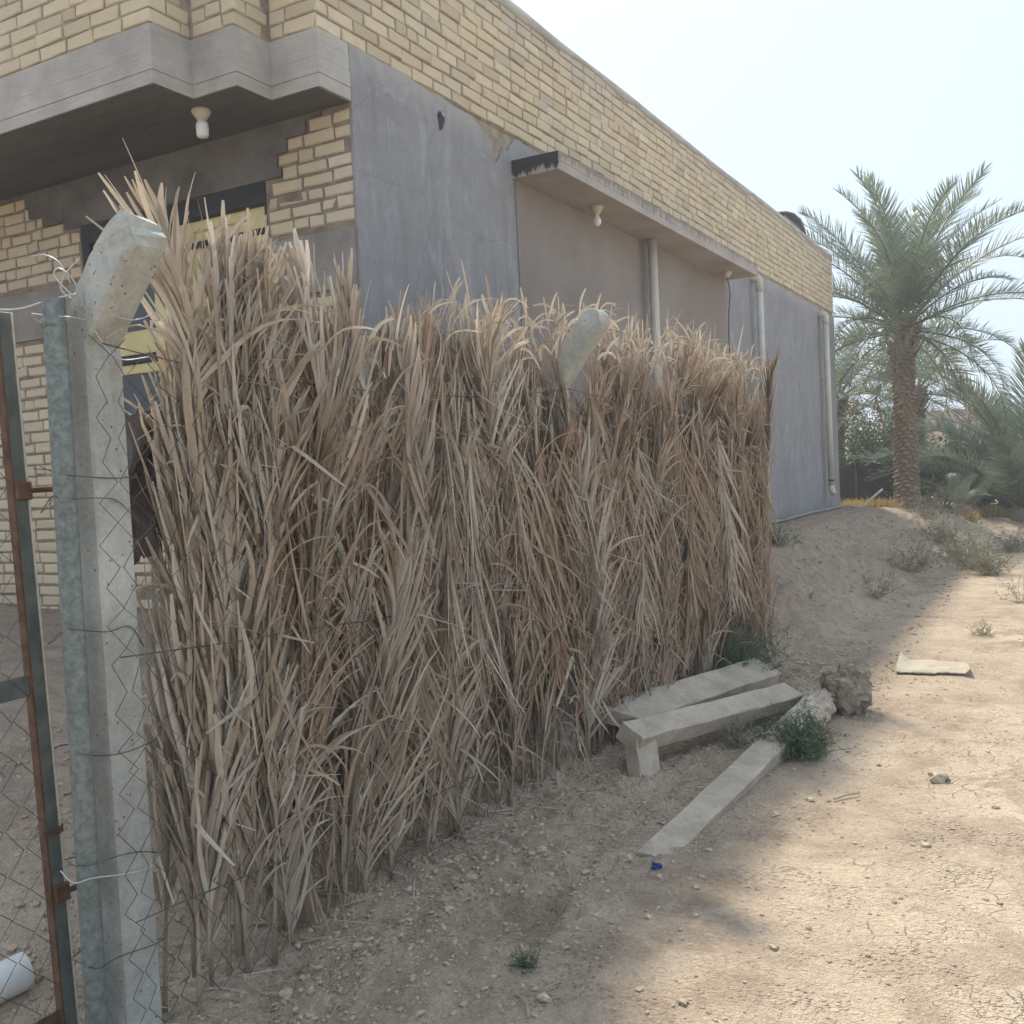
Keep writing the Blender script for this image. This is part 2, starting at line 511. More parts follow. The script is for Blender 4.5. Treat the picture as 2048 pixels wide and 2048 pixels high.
# galvanised steel, worn
n = NT('galvanised_steel')
sp = n.ramp(n.noise(45, 3, 0.7), (0.35, 0.0), (0.65, 1.0))
cl = n.mix(sp, (0.14, 0.165, 0.155), (0.24, 0.265, 0.25))
ox = n.ramp(n.noise(7, 5, 0.7), (0.5, 0.0), (0.7, 1.0))
cl = n.mix(n.math('MULTIPLY', ox, 0.45), cl, (0.11, 0.135, 0.125))
MAT['galvanised_steel'] = n.done(cl, n.ramp(sp, (0, 0.62), (1, 0.45)), n.bump(n.noise(60, 3), 0.1, 0.002), 0.35, 0.4)
simple('painted_steel', (0.10, 0.115, 0.105), (0.17, 0.185, 0.17), 12, 0.6, 0.25, 50, 0.003, 0.2)
simple('rusty_steel', (0.10, 0.055, 0.035), (0.17, 0.10, 0.065), 20, 0.85, 0.5, 70, 0.004, 0.1)
simple('worn_edge', (0.48, 0.44, 0.36), (0.60, 0.56, 0.48), 20, 0.5, 0.2, 60, 0.002, 0.2)
simple('wire_steel', (0.06, 0.052, 0.045), (0.14, 0.13, 0.12), 8, 0.6, 0.2, 60, 0.002, 0.3)
simple('bright_wire', (0.42, 0.42, 0.41), (0.60, 0.60, 0.58), 8, 0.5, 0.2, 60, 0.002, 0.3)
simple('pvc_pipe', (0.50, 0.46, 0.40), (0.60, 0.565, 0.50), 3, 0.5, 0.1, 20, 0.003)
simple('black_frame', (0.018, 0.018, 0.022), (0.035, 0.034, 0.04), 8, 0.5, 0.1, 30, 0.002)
simple('yellow_film', (0.60, 0.51, 0.24), (0.68, 0.60, 0.33), 2, 0.5, 0.1, 12, 0.002)
simple('room_dark', (0.03, 0.028, 0.028), (0.05, 0.045, 0.045), 2, 0.9, 0, 10)
simple('porcelain', (0.50, 0.44, 0.35), (0.60, 0.54, 0.44), 10, 0.45, 0.1, 40, 0.002)
simple('frosted_bulb', (0.78, 0.78, 0.76), (0.82, 0.82, 0.80), 3, 0.3, 0.0, 30, 0.001, spec=0.5)
simple('black_cable', (0.02, 0.02, 0.025), (0.035, 0.035, 0.04), 8, 0.6, 0, 20)
simple('roof_sheet', (0.13, 0.125, 0.13), (0.20, 0.195, 0.20), 4, 0.7, 0.3, 14, 0.01)
simple('white_plastic', (0.62, 0.61, 0.58), (0.74, 0.73, 0.70), 6, 0.5, 0.2, 20, 0.003)
simple('blue_plastic', (0.02, 0.045, 0.18), (0.04, 0.08, 0.26), 20, 0.4, 0.2, 40, 0.002)
simple('tarp', (0.018, 0.018, 0.02), (0.035, 0.034, 0.036), 3, 0.7, 0.4, 6, 0.02)
simple('pink_wall', (0.46, 0.33, 0.275), (0.52, 0.39, 0.33), 0.6, 0.9, 0.2, 5, 0.02)
simple('stone', (0.34, 0.29, 0.23), (0.50, 0.45, 0.38), 20, 0.95, 0.6, 60, 0.006, spec=0.1)
simple('card', (0.34, 0.29, 0.225), (0.43, 0.375, 0.295), 8, 0.85, 0.3, 60, 0.003)
simple('hose', (0.24, 0.22, 0.19), (0.36, 0.33, 0.29), 6, 0.7, 0.2, 30, 0.003)

# glass of the window
n = NT('window_glass')
MAT['window_glass'] = n.done((0.03, 0.032, 0.036), 0.08, spec=0.6)

def leaf_mat(name, stops, trans=0.2, rough=0.75, spec=0.25, vein=True):
    n = NT(name)
    r = n.math('FRACT', n.math('ADD', n.math('MULTIPLY', n.attr(), 0.999), n.math('MULTIPLY', n.orand(), 0.22)))
    cl = n.ramp(r, *stops)
    blot = n.ramp(n.noise(22, 4, 0.7), (0.4, 0.0), (0.75, 1.0))
    cl = n.mix(n.math('MULTIPLY', blot, 0.3), cl, n.mix(1.0, cl, (0.72, 0.62, 0.52), 'MULTIPLY'))
    if name in TINT: cl = n.mix(1.0, cl, TINT[name], 'MULTIPLY')
    n.done(cl, rough, spec=spec, tint=False)
    if trans:
        tr = n.t.nodes.new('ShaderNodeBsdfTranslucent')
        n.L(cl, tr.inputs[0])
        ms = n.t.nodes.new('ShaderNodeMixShader')
        ms.inputs[0].default_value = trans
        n.L(n.b.outputs[0], ms.inputs[1]); n.L(tr.outputs[0], ms.inputs[2])
        n.L(ms.outputs[0], n.out.inputs[0])
    MAT[name] = n.m
leaf_mat('dried_leaf', [(0.0, (0.31, 0.245, 0.18)), (0.2, (0.45, 0.375, 0.285)), (0.4, (0.54, 0.46, 0.36)), (0.6, (0.51, 0.455, 0.38)), (0.78, (0.66, 0.605, 0.52)), (0.9, (0.36, 0.285, 0.215)), (1.0, (0.41, 0.34, 0.26))], 0.28)
leaf_mat('dried_leaf_brown', [(0.0, (0.25, 0.165, 0.115)), (0.3, (0.38, 0.275, 0.195)), (0.55, (0.48, 0.365, 0.27)), (0.8, (0.44, 0.35, 0.27)), (1.0, (0.56, 0.48, 0.385))], 0.28)
leaf_mat('dried_stem', [(0.0, (0.29, 0.23, 0.165)), (0.5, (0.38, 0.315, 0.235)), (1.0, (0.32, 0.255, 0.18))], 0.0)
leaf_mat('palm_fibre', [(0.0, (0.085, 0.07, 0.062)), (1.0, (0.14, 0.115, 0.10))], 0.0)
leaf_mat('palm_leaf', [(0.0, (0.11, 0.15, 0.105)), (0.4, (0.165, 0.215, 0.15)), (0.8, (0.22, 0.265, 0.19)), (1.0, (0.20, 0.22, 0.15))], 0.3, 0.45, 0.5)
leaf_mat('palm_stem', [(0.0, (0.15, 0.16, 0.07)), (1.0, (0.26, 0.25, 0.13))], 0.0)
leaf_mat('old_frond', [(0.0, (0.16, 0.13, 0.075)), (0.5, (0.24, 0.20, 0.115)), (1.0, (0.30, 0.25, 0.15))], 0.2)
leaf_mat('shrub_leaf', [(0.0, (0.05, 0.085, 0.03)), (0.5, (0.095, 0.145, 0.05)), (0.85, (0.15, 0.19, 0.075)), (1.0, (0.19, 0.19, 0.08))], 0.25, 0.6)
leaf_mat('dark_leaf', [(0.0, (0.03, 0.06, 0.03)), (0.6, (0.07, 0.115, 0.055)), (1.0, (0.11, 0.15, 0.075))], 0.2, 0.6)
leaf_mat('saltbush', [(0.0, (0.075, 0.11, 0.068)), (0.5, (0.115, 0.16, 0.10)), (1.0, (0.17, 0.21, 0.14))], 0.15, 0.7)
leaf_mat('dry_grass', [(0.0, (0.34, 0.24, 0.08)), (0.5, (0.46, 0.34, 0.13)), (1.0, (0.55, 0.44, 0.21))], 0.25)
leaf_mat('grey_scrub', [(0.0, (0.17, 0.165, 0.11)), (0.5, (0.26, 0.24, 0.165)), (1.0, (0.34, 0.31, 0.22))], 0.15)

n = NT('palm_trunk')
cl = n.ramp(n.math('ADD', n.math('MULTIPLY', n.attr(), 0.7), n.math('MULTIPLY', n.noise(9, 5, 0.7), 0.4)), (0.15, (0.085, 0.06, 0.042)), (0.5, (0.22, 0.165, 0.12)), (0.85, (0.34, 0.27, 0.205)))
MAT['palm_trunk'] = n.done(cl, 0.95, n.bump(n.noise(30, 5, 0.7, stretch=(1, 1, 0.4)), 0.8, 0.03), spec=0.1)

# ground
n = NT('dry_earth')
xx, yy, zz = n.xyz()[0], n.xyz()[1], n.xyz()[2]
big = n.ramp(n.noise(0.55, 5, 0.65, dist=0.6), (0.4, 0.0), (0.6, 1.0))
cl = n.mix(big, (0.31, 0.252, 0.20), (0.43, 0.36, 0.285))
mid = n.ramp(n.noise(4.5, 6, 0.75, dist=0.5), (0.42, 0.0), (0.62, 1.0))
cl = n.mix(n.math('MULTIPLY', mid, 0.55), cl, (0.51, 0.44, 0.355))
side = n.ramp(n.math('ADD', n.math('MULTIPLY', n.math('ADD', xx, 1.9), 0.22), n.math('MULTIPLY', n.math('SUBTRACT', n.noise(0.7, 5, 0.6), 0.5), 0.9)), (0.1, 0.0), (0.5, 1.0))
crm = n.ramp(n.noise(1.1, 6, 0.72, dist=1.5), (0.46, 0.0), (0.52, 1.0))
crust = n.math('MULTIPLY', crm, side)
cl = n.mix(n.math('MULTIPLY', crust, 0.85), cl, (0.60, 0.53, 0.425))
mound = n.ramp(n.math('ADD', zz, n.math('MULTIPLY', n.noise(2.5, 5), 0.25)), (0.22, 0.0), (0.5, 1.0))
cl = n.mix(n.math('MULTIPLY', mound, 0.6), cl, n.mix(n.ramp(n.noise(6, 5, 0.75, stretch=(0.5, 1.6, 1)), (0.4, 0.0), (0.6, 1.0)), (0.25, 0.20, 0.165), (0.40, 0.33, 0.27)))
fine = n.ramp(n.noise(45, 4, 0.8), (0.42, 0.0), (0.62, 1.0))
cl = n.mix(n.math('MULTIPLY', fine, 0.6), cl, n.mix(1.0, cl, (0.68, 0.665, 0.65), 'MULTIPLY'))
mpn = n.t.nodes.new('ShaderNodeMixRGB'); mpn.blend_type = 'ADD'; mpn.inputs[0].default_value = 0.12
nz = n.t.nodes.new('ShaderNodeTexNoise'); nz.inputs['Scale'].default_value = 5; nz.inputs['Detail'].default_value = 3
n.L(n.pos, nz.inputs['Vector']); n.L(n.pos, mpn.inputs[1]); n.L(nz.outputs['Color'], mpn.inputs[2])
ck = n.voronoi(9.0, 'DISTANCE_TO_EDGE', mpn.outputs[0])
ckm = n.math('MULTIPLY', n.ramp(ck, (0.0, 1.0), (0.03, 0.0)), n.math('MULTIPLY', crust, n.ramp(n.noise(1.2, 3), (0.44, 0.0), (0.52, 1.0))))
cl = n.mix(n.math('MULTIPLY', ckm, 0.42), cl, (0.24, 0.19, 0.145))
h1 = n.math('ADD', n.math('MULTIPLY', n.noise(16, 5, 0.8), 1.0), n.math('MULTIPLY', n.noise(80, 3, 0.75), 0.5))
peb = n.ramp(n.voronoi(55, 'F1'), (0.1, 1.0), (0.45, 0.0))
pebm = n.ramp(n.noise(3.0, 4), (0.45, 0.0), (0.62, 1.0))
h1 = n.math('ADD', h1, n.math('MULTIPLY', n.math('MULTIPLY', peb, pebm), 0.5))
h1 = n.math('SUBTRACT', h1, n.math('MULTIPLY', ckm, 0.5))
MAT['dry_earth'] = n.done(cl, 0.96, n.bump(h1, 1.0, 0.035), spec=0.1)
n = NT('earth_clod')
cl = n.mix(n.math('FRACT', n.math('MULTIPLY', n.attr(), 5.3)), (0.29, 0.235, 0.185), (0.38, 0.315, 0.25))
MAT['earth_clod'] = n.done(cl, 0.96, n.bump(n.noise(80, 4), 0.5, 0.005), spec=0.1)

# ------------------------------------------------------------------ ground
FX0 = -2.50
def fx(y):                                   # the fence line
    return FX0 + 0.055 * (np.asarray(y, float) - 2.0)

HOUSE_X, HOUSE_Y0, HOUSE_Y1 = -3.78, 4.94, 18.93

def gz(x, y, fine=True):
    x = np.asarray(x, float); y = np.asarray(y, float)
    foot = np.interp(y, [0, 4.6, 7.4, 9.5, 16, 20, 26], [-2.45, -2.05, -1.90, -1.75, -1.55, -0.7, -0.2])
    wid = np.interp(y, [0, 5, 9, 20, 28], [1.5, 1.35, 1.10, 2.0, 4])
    H = np.interp(y, [-6, 1.6, 5.0, 8, 18, 21, 26, 40], [0.1, 0.16, 0.72, 0.76, 0.72, 0.52, 0.25, 0.1])
    up = sstep((foot - x) / wid)
    z_ = H * up - 0.13 * sstep((3.0 - y) / 1.3) * sstep((-1.2 - x) / 0.8)
    z_ = z_ + 0.10 * vnoise(x, y, 6.0, 3) * np.clip((np.hypot(x, y - 4) - 6) / 10, 0, 1)
    if fine:
        near_ = np.clip(1.4 - np.hypot(x, y) / 30, 0, 1)
        z_ = z_ + near_ * (0.030 * vnoise(x, y, 0.9, 11) + 0.014 * vnoise(x, y, 0.31, 12))
        bank = np.exp(-((x - fx(y) - 0.30) / 0.42) ** 2) * np.clip((9 - y) / 2, 0, 1)
        rough_ = 0.25 + bank + 0.8 * up * (1 - up) * 4 * (y > 7)
        clump = np.abs(vnoise(x, y, 0.17, 21)) + 0.6 * np.abs(vnoise(x, y, 0.075, 22)) + 0.35 * np.abs(vnoise(x, y, 0.035, 23))
        z_ = z_ + near_ * rough_ * 0.075 * (clump - 0.25)
        sl = up * (1 - up) * 4 * (y > 6.8)
        z_ = z_ + near_ * (sl * 0.9 + 0.12) * (0.22 * np.abs(vnoise(x + 0.4 * y, y * 0.8 - 0.5 * x, 0.7, 24)) + 0.13 * np.abs(vnoise(x + 0.3 * y, y - 0.3 * x, 0.26, 25)) + 0.05 * np.abs(vnoise(x, y, 0.11, 26)) - 0.07) * (y > 6)
        tt = z_ / 0.13 + 0.9 * vnoise(x, y, 0.9, 27) + 0.5 * vnoise(x, y, 0.3, 28)
        tf_ = np.floor(tt); fr = tt - tf_
        zs = z_ + 0.13 * (sstep((fr - 0.3) / 0.25) - fr)
        z_ = z_ + (zs - z_) * np.clip(sl * 1.5, 0, 1) * near_ * 0.75
        # terrace of broken crust along the foot of the fence
        ter = sstep((fx(y) + 0.62 + 0.5 * vnoise(x, y, 0.5, 31) - x) / 0.06)
        z_ = z_ + 0.035 * ter * np.clip((5.6 - y) / 1.0, 0, 1) * np.clip((y - 2.1) / 0.5, 0, 1)
        # washed-out hollow
        for hx, hy, hr, hd in ((-1.82, 3.12, 0.19, 0.12), (-2.05, 2.25, 0.10, 0.06), (-2.35, 2.45, 0.09, 0.05)):
            dd = np.hypot(x - hx, (y - hy) * 0.8) / hr + 0.5 * vnoise(x, y, 0.06, 41)
            z_ = z_ - hd * sstep(1.3 - dd)
        # gullies down the mound
        gul = np.abs(vnoise(x * 0.35 + y * 0.5, y - 0.9 * x, 0.8, 51))
        z_ = z_ - 0.10 * near_ * up * (1 - up) * 4 * (y > 8) * np.clip(0.16 - gul, 0, 1) / 0.16
    return z_

def axis(fine_lo, fine_hi, stp, lo, hi, grow=1.09):
    a = list(np.arange(fine_lo, fine_hi, stp))
    s_ = stp; v = a[-1]
    while v < hi:
        s_ *= grow; v += s_; a.append(v)
    s_ = stp; v = a[0]; b = []
    while v > lo:
        s_ *= grow; v -= s_; b.append(v)
    return np.array(b[::-1] + a)

gx = axis(-3.6, 0.9, 0.018, -260, 260, 1.085)
gy = axis(1.7, 6.5, 0.018, -200, 320, 1.018)
GX, GY = np.meshgrid(gx, gy, indexing='ij')
GZ = gz(GX, GY)
na, nb = len(gx), len(gy)
ii = (np.arange(na - 1)[:, None] * nb + np.arange(nb - 1)[None, :])
gm = MB()
gm.add(np.stack([GX, GY, GZ], -1).reshape(-1, 3), np.stack([ii, ii + nb, ii + nb + 1, ii + 1], -1).reshape(-1, 4))
tag(gm.build('ground', MAT['dry_earth'], smooth=True), 'dry pale earth track and grey dirt bank', kind='structure')

def ground_at(x, y):
    return float(gz(np.array([x]), np.array([y]))[0])

# ------------------------------------------------------------------ the house
house = thing('house', 'single storey yellow brick house with grey cement side wall and concrete canopies', 'house', (HOUSE_X, HOUSE_Y0, 0.7))
ZC0, ZC1, ZTOP = 3.91, 4.25, 5.27
WX0, WX1, WZ0, WZ1 = -6.32, -4.51, 1.29, 3.56
# solid core and front wall round the window opening
mb = MB()
box(mb, (-14, 5.26, -0.6), (-3.797, 18.9, 4.24))
core = mb.build('core', MAT['mortar'], house)
mb = MB()
for lo, hi in (((-14, 4.952, -0.6), (WX0, 5.262, ZC0)), ((WX1, 4.952, -0.6), (-3.80, 5.262, ZC0)),
               ((WX0, 4.952, -0.6), (WX1, 5.262, WZ0)), ((WX0, 4.952, WZ1), (WX1, 5.262, ZC0))):
    box(mb, lo, hi)
mb.build('front_wall', MAT['dark_mortar'], house)
mb = MB()
prism(mb, [(-14, 4.077), (-4.512, 4.077), (-4.512, 4.377), (-4.162, 4.377), (-4.162, 4.662), (-3.797, 4.662), (-3.797, 18.9), (-14, 18.9)], 4.245, ZTOP - 0.02)
mb.build('parapet', MAT['mortar'], house)

# cement render sheet with a ragged upper edge
mb = MB()
ys = np.concatenate([np.arange(4.949, 18.93, 0.06), [18.93]])
zt = 4.245 + 0.05 * vnoise(ys, ys * 0, 0.25, 5) + 0.05 * vnoise(ys, ys * 0, 0.9, 6)
zt = zt - 0.24 * np.exp(-((ys - 6.75) / 0.22) ** 2) * (0.7 + vnoise(ys, ys * 0, 0.1, 8)) - 0.04 * (ys > 12.5)
zt = np.clip(zt, 3.95, 4.30)
lv = np.linspace(0, 1, 9)
PZ = 0.2 + (zt[:, None] - 0.2) * lv[None, :]
PX = -3.781 + 0.006 * vnoise(np.repeat(ys[:, None], 9, 1), PZ, 0.7, 9)
P = np.stack([PX, np.repeat(ys[:, None], 9, 1), PZ], -1)
B = P.copy(); B[:, :, 0] = -3.80
m = len(ys)
V = np.concatenate([P.reshape(-1, 3), B.reshape(-1, 3)])
i0 = (np.arange(m - 1)[:, None] * 9 + np.arange(8)[None, :]).reshape(-1)
Q = [np.stack([i0, i0 + 9, i0 + 10, i0 + 1], -1)]
o = m * 9
tp = np.arange(m - 1) * 9 + 8
Q.append(np.stack([tp, tp + 9, tp + 9 + o, tp + o], -1))
e0 = np.arange(8)
Q.append(np.stack([e0 + o, e0, e0 + 1, e0 + 1 + o], -1))
e1 = (m - 1) * 9 + np.arange(8)
Q.append(np.stack([e1, e1 + o, e1 + 1 + o, e1 + 1], -1))
mb.add(V, np.concatenate(Q))
tag(mb.build('render_coat', MAT['cement_render'], house, smooth=False), 'smooth blue-grey cement render on the side wall')
mb = MB()
box(mb, (-3.796, 6.97, 0.2), (-3.768, 12.36, 3.898))
tag(mb.build('render_panel', MAT['warm_render'], house), 'warmer brown-grey render under the long awning')
# knocked-out hole in the render
mb = MB()
a = np.linspace(0, 2 * PI, 14, endpoint=False)
hr = 1 + 0.25 * np.sin(3 * a + 1) + 0.15 * np.sin(5 * a)
for rr, xx_ in ((1.0, -3.773), (0.8, -3.771)):
    pass
V = [(-3.7725, 5.94, 4.07)] + [(-3.7725, 5.94 + 0.036 * r_ * math.cos(t), 4.07 + 0.062 * r_ * math.sin(t)) for t, r_ in zip(a, hr)]
mb.add(V, T=[[0, i + 1, (i + 1) % 14 + 1] for i in range(14)])
mb.build('wall_hole', MAT['room_dark'], house)

# canopy over the front with its stepped corner: three boards high
can = [(-14, 4.065), (-4.50, 4.065), (-4.50, 4.365), (-4.15, 4.365), (-4.15, 4.65), (-3.78, 4.65), (-3.78, 4.943), (-14, 4.943)]
def inset(poly, d):
    return [(x - (d if x > -13 else 0), y + (d if y < 4.9 else 0)) for x, y in poly]
mb = MB()
for z0, z1, d in ((ZC0, 3.985, 0.0), (3.985, 3.989, 0.004), (3.989, 4.085, -0.002), (4.085, 4.088, 0.002), (4.088, 4.19, 0.001), (4.19, ZC1, 0.003)):
    prism(mb, inset(can, d), z0, z1, bottom=True, top=True)
tag(mb.build('canopy', MAT['cast_concrete'], house), 'grey board-marked concrete canopy with zigzag corner')
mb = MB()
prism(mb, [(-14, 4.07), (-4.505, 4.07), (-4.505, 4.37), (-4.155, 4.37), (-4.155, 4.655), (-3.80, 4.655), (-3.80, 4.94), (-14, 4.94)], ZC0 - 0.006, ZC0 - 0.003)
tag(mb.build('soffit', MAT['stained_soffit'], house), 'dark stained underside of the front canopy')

# lintel and tie band on the front wall
mb = MB()
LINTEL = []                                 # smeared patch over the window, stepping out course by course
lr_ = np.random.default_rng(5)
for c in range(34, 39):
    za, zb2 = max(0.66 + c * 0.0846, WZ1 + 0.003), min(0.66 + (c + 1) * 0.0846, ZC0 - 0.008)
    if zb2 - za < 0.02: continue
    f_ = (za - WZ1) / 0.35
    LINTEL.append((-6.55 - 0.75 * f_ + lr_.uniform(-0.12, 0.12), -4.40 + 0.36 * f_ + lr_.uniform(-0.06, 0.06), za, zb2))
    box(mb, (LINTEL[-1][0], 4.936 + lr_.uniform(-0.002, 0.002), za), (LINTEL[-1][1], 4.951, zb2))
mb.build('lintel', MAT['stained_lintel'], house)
mb = MB()
for a_, b_ in ((-12, WX0), (WX1, -3.80)):
    box(mb, (a_, 4.934, 2.80), (b_, 4.951, 3.16))
tag(mb.build('tie_beam', MAT['tie_concrete'], house), 'brown-grey concrete band across the front wall')

# side awning slab
mb = MB()
for z0, z1, d in ((3.90, 3.965, 0.0), (3.965, 3.972, 0.006), (3.972, 4.04, 0.003)):
    box(mb, (-3.79, 6.93 + d, z0), (-3.37 - d, 12.40 - d, z1))
tag(mb.build('awning', MAT['awning_concrete'], house), 'thin concrete awning slab with black tar drips')

# capping on the parapet
mb = MB()
yy_ = np.arange(4.65, 18.96, 0.15)
for k in range(len(yy_) - 1):
    t0 = 5.30 + 0.025 * float(vnoise(yy_[k], 0.0, 0.6, 71)); t1 = 5.30 + 0.025 * float(vnoise(yy_[k + 1], 0.0, 0.6, 71))
    b0 = 5.225 + 0.07 * float(vnoise(yy_[k], 3.0, 0.3, 72)); b1 = 5.225 + 0.07 * float(vnoise(yy_[k + 1], 3.0, 0.3, 72))
    xa = -3.776 + 0.004 * float(vnoise(yy_[k], 5.0, 0.4, 73)); xb = -3.776 + 0.004 * float(vnoise(yy_[k + 1], 5.0, 0.4, 73))
    mb.add([(xa, yy_[k], b0), (xb, yy_[k + 1], b1), (xb, yy_[k + 1], t1), (xa, yy_[k], t0), (-4.02, yy_[k], t0), (-4.02, yy_[k + 1], t1), (-3.795, yy_[k], b0), (-3.795, yy_[k + 1], b1)],
           [[0, 1, 2, 3], [3, 2, 5, 4], [6, 7, 1, 0]])
mb.add([(-3.776, 18.95, 5.185), (-4.02, 18.95, 5.185), (-4.02, 18.95, 5.3), (-3.776, 18.95, 5.3)], [[0, 1, 2, 3]])
tag(mb.build('coping', MAT['cast_concrete'], house, smooth=True), 'uneven grey cement capping along the roof edge')

# bricks -------------------------------------------------------------
BL, BH, CO = 0.235, 0.072, 0.0846
def brick_verts(w, h, r_, depth=0.03, bev=0.007, jit=0.0034):
    j = r_.normal(0, jit, (4, 2))
    c = np.array([(-w / 2, -h / 2), (w / 2, -h / 2), (w / 2, h / 2), (-w / 2, h / 2)]) + j
    k = c * np.array([(w - 2 * bev) / w, (h - 2 * bev) / h])
    V = [(x, -depth, z_) for x, z_ in c] + [(x, -bev * 0.8, z_) for x, z_ in c] + [(x, r_.normal(0, 0.0012), z_) for x, z_ in k]
    Q = [[8, 9, 10, 11]]
    for i in range(4):
        l = (i + 1) % 4
        Q += [[4 + i, 4 + l, 8 + l, 8 + i], [i, l, 4 + l, 4 + i]]
    return np.array(V), Q
bricks = []     # centre, along, outward, width, height
def lay(o, u, nrm_, length, courses, z0, holes=(), irregular=0.0):
    u = np.array(u, float); nrm_ = np.array(nrm_, float)
    for c in range(courses):
        s_ = -(0.5 * BL if c % 2 else 0) - 0.02 * rng.random()
        zc = z0 + c * CO + CO / 2
        while s_ < length:
            w = BL * (1 + rng.normal(0, 0.02))
            if rng.random() < 0.10 + irregular: w = BL * (0.49 if rng.random() < .7 else 0.75)
            a_, b_ = max(s_, 0.004), min(s_ + w, length - 0.004)
            if b_ - a_ > 0.045:
                segs = [(a_, b_)]
                for (h0, h1, hz0, hz1) in holes:
                    if zc + CO * 0.45 > hz0 and zc - CO * 0.45 < hz1:
                        ns = []
                        for (p, q) in segs:
                            if q <= h0 or p >= h1: ns.append((p, q)); continue
                            if p < h0 - 0.04: ns.append((p, h0 - 0.004))
                            if q > h1 + 0.04: ns.append((h1 + 0.004, q))
                        segs = ns
                for p, q in segs:
                    if q - p > 0.04:
                        cen = np.array(o, float) + u * (p + q) / 2 + np.array([0, 0, zc + rng.normal(0, 0.0015)]) + nrm_ * (rng.normal(0, 0.003) - 0.003)
                        bricks.append((cen, u, nrm_, q - p - 0.002 - 0.01 * irregular, BH * (1 + rng.normal(0, 0.03) - 0.2 * irregular)))
            s_ += w + 0.0125
lay((-3.781, 4.66, 0), (0, 1, 0), (1, 0, 0), 18.93 - 4.66, 12, ZC1 + 0.004)
lay((-10.2, 4.064, 0), (1, 0, 0), (0, -1, 0), 10.2 - 4.50, 12, ZC1 + 0.004)
lay((-4.50, 4.085, 0), (0, 1, 0), (1, 0, 0), 0.285, 12, ZC1 + 0.004)
lay((-4.49, 4.364, 0), (1, 0, 0), (0, -1, 0), 0.34, 12, ZC1 + 0.004)
lay((-4.151, 4.385, 0), (0, 1, 0), (1, 0, 0), 0.27, 12, ZC1 + 0.004)
lay((-4.14, 4.649, 0), (1, 0, 0), (0, -1, 0), 0.355, 12, ZC1 + 0.004)
fw0 = -10.2
def ragged(x0, x1, zlo, zhi):
    return (x0 - fw0, x1 - fw0, zlo, zhi)
hl = [ragged(WX0 - 0.02, WX1 + 0.02, WZ0 - 0.02, WZ1 + 0.02), (0, 20, 2.80, 3.16), *[ragged(a_, b_, za + 0.02, zb2 - 0.02) for a_, b_, za, zb2 in LINTEL], ragged(WX0 - 0.02, WX1 + 0.02, WZ1, 4.2)]
lay((fw0, 4.941, 0), (1, 0, 0), (0, -1, 0), 10.2 - 3.80, 38, 0.66, hl, 0.16)

P = np.array([b[0] for b in bricks])
px, py, pd = project(P)
score = []
for b, x_, y_, d_ in zip(bricks, px, py, pd):
    vis = -20 < x_ < 2068 and -20 < y_ < 2068 and d_ > 0
    if b[2][1] < 0 and b[0][2] < ZC0 and (x_ > 300 and y_ > 640 - 0.3 * (x_ - 300) and x_ < 680): vis = False
    vd = norm(EYE - b[0])
    score.append((b[3] * b[4] * abs(vd @ b[2]) / d_ ** 2) if vis else 0.0)
order = np.argsort(-np.array(score))
top = set(order[:300].tolist())
vr = np.random.default_rng(3)
variants = []
for k in range(6):
    v, q = brick_verts(BL, BH, vr)
    variants.append(MB().add(v, q, tone=0.0).mesh('brick', MAT['yellow_brick']))
worn_variants = []
for k in range(8):
    v, q = brick_verts(BL, BH, vr, bev=0.009, jit=0.004)
    worn_variants.append(MB().add(v, q, tone=0.0).mesh('brick', MAT['yellow_brick']))
rest = MB()
pm_inv = house.matrix_basis.inverted()
for i, (c, u, nn_, w, h_) in enumerate(bricks):
    # local axes: x along the course, y outward, z up
    if i in top:
        o = link('brick', worn_variants[(i * 5) % 8] if c[2] < ZC0 else variants[i % 6], house)
        sx = w / BL * (1 if i % 2 else -1)
        zx = 1 if i % 2 else -1
        # keep a right-handed frame whichever way the course runs
        ax = u if np.cross(u, nn_)[2] > 0 else -u
        M4 = Matrix.Identity(4)
        for r_ in range(3):
            M4[r_][0] = ax[r_] * w / BL; M4[r_][1] = nn_[r_]; M4[r_][2] = (0, 0, h_ / BH)[r_]; M4[r_][3] = c[r_]
        o.matrix_parent_inverse = Matrix.Identity(4)
        o.matrix_basis = pm_inv @ M4
    else:
        worn = c[2] < ZC0
        v, q = brick_verts(w, h_, vr, bev=0.009 if worn else 0.007, jit=0.0045 if worn else 0.0034)
        ax = u if np.cross(u, nn_)[2] > 0 else -u
        V = v[:, 0:1] * ax + v[:, 1:2] * nn_ + v[:, 2:3] * np.array([0, 0, 1.0]) + c
        rest.add(V, q, tone=vr.random())
tag(rest.build('brickwork', MAT['yellow_brick'], house), 'yellow bricks laid in running bond', kind='stuff')

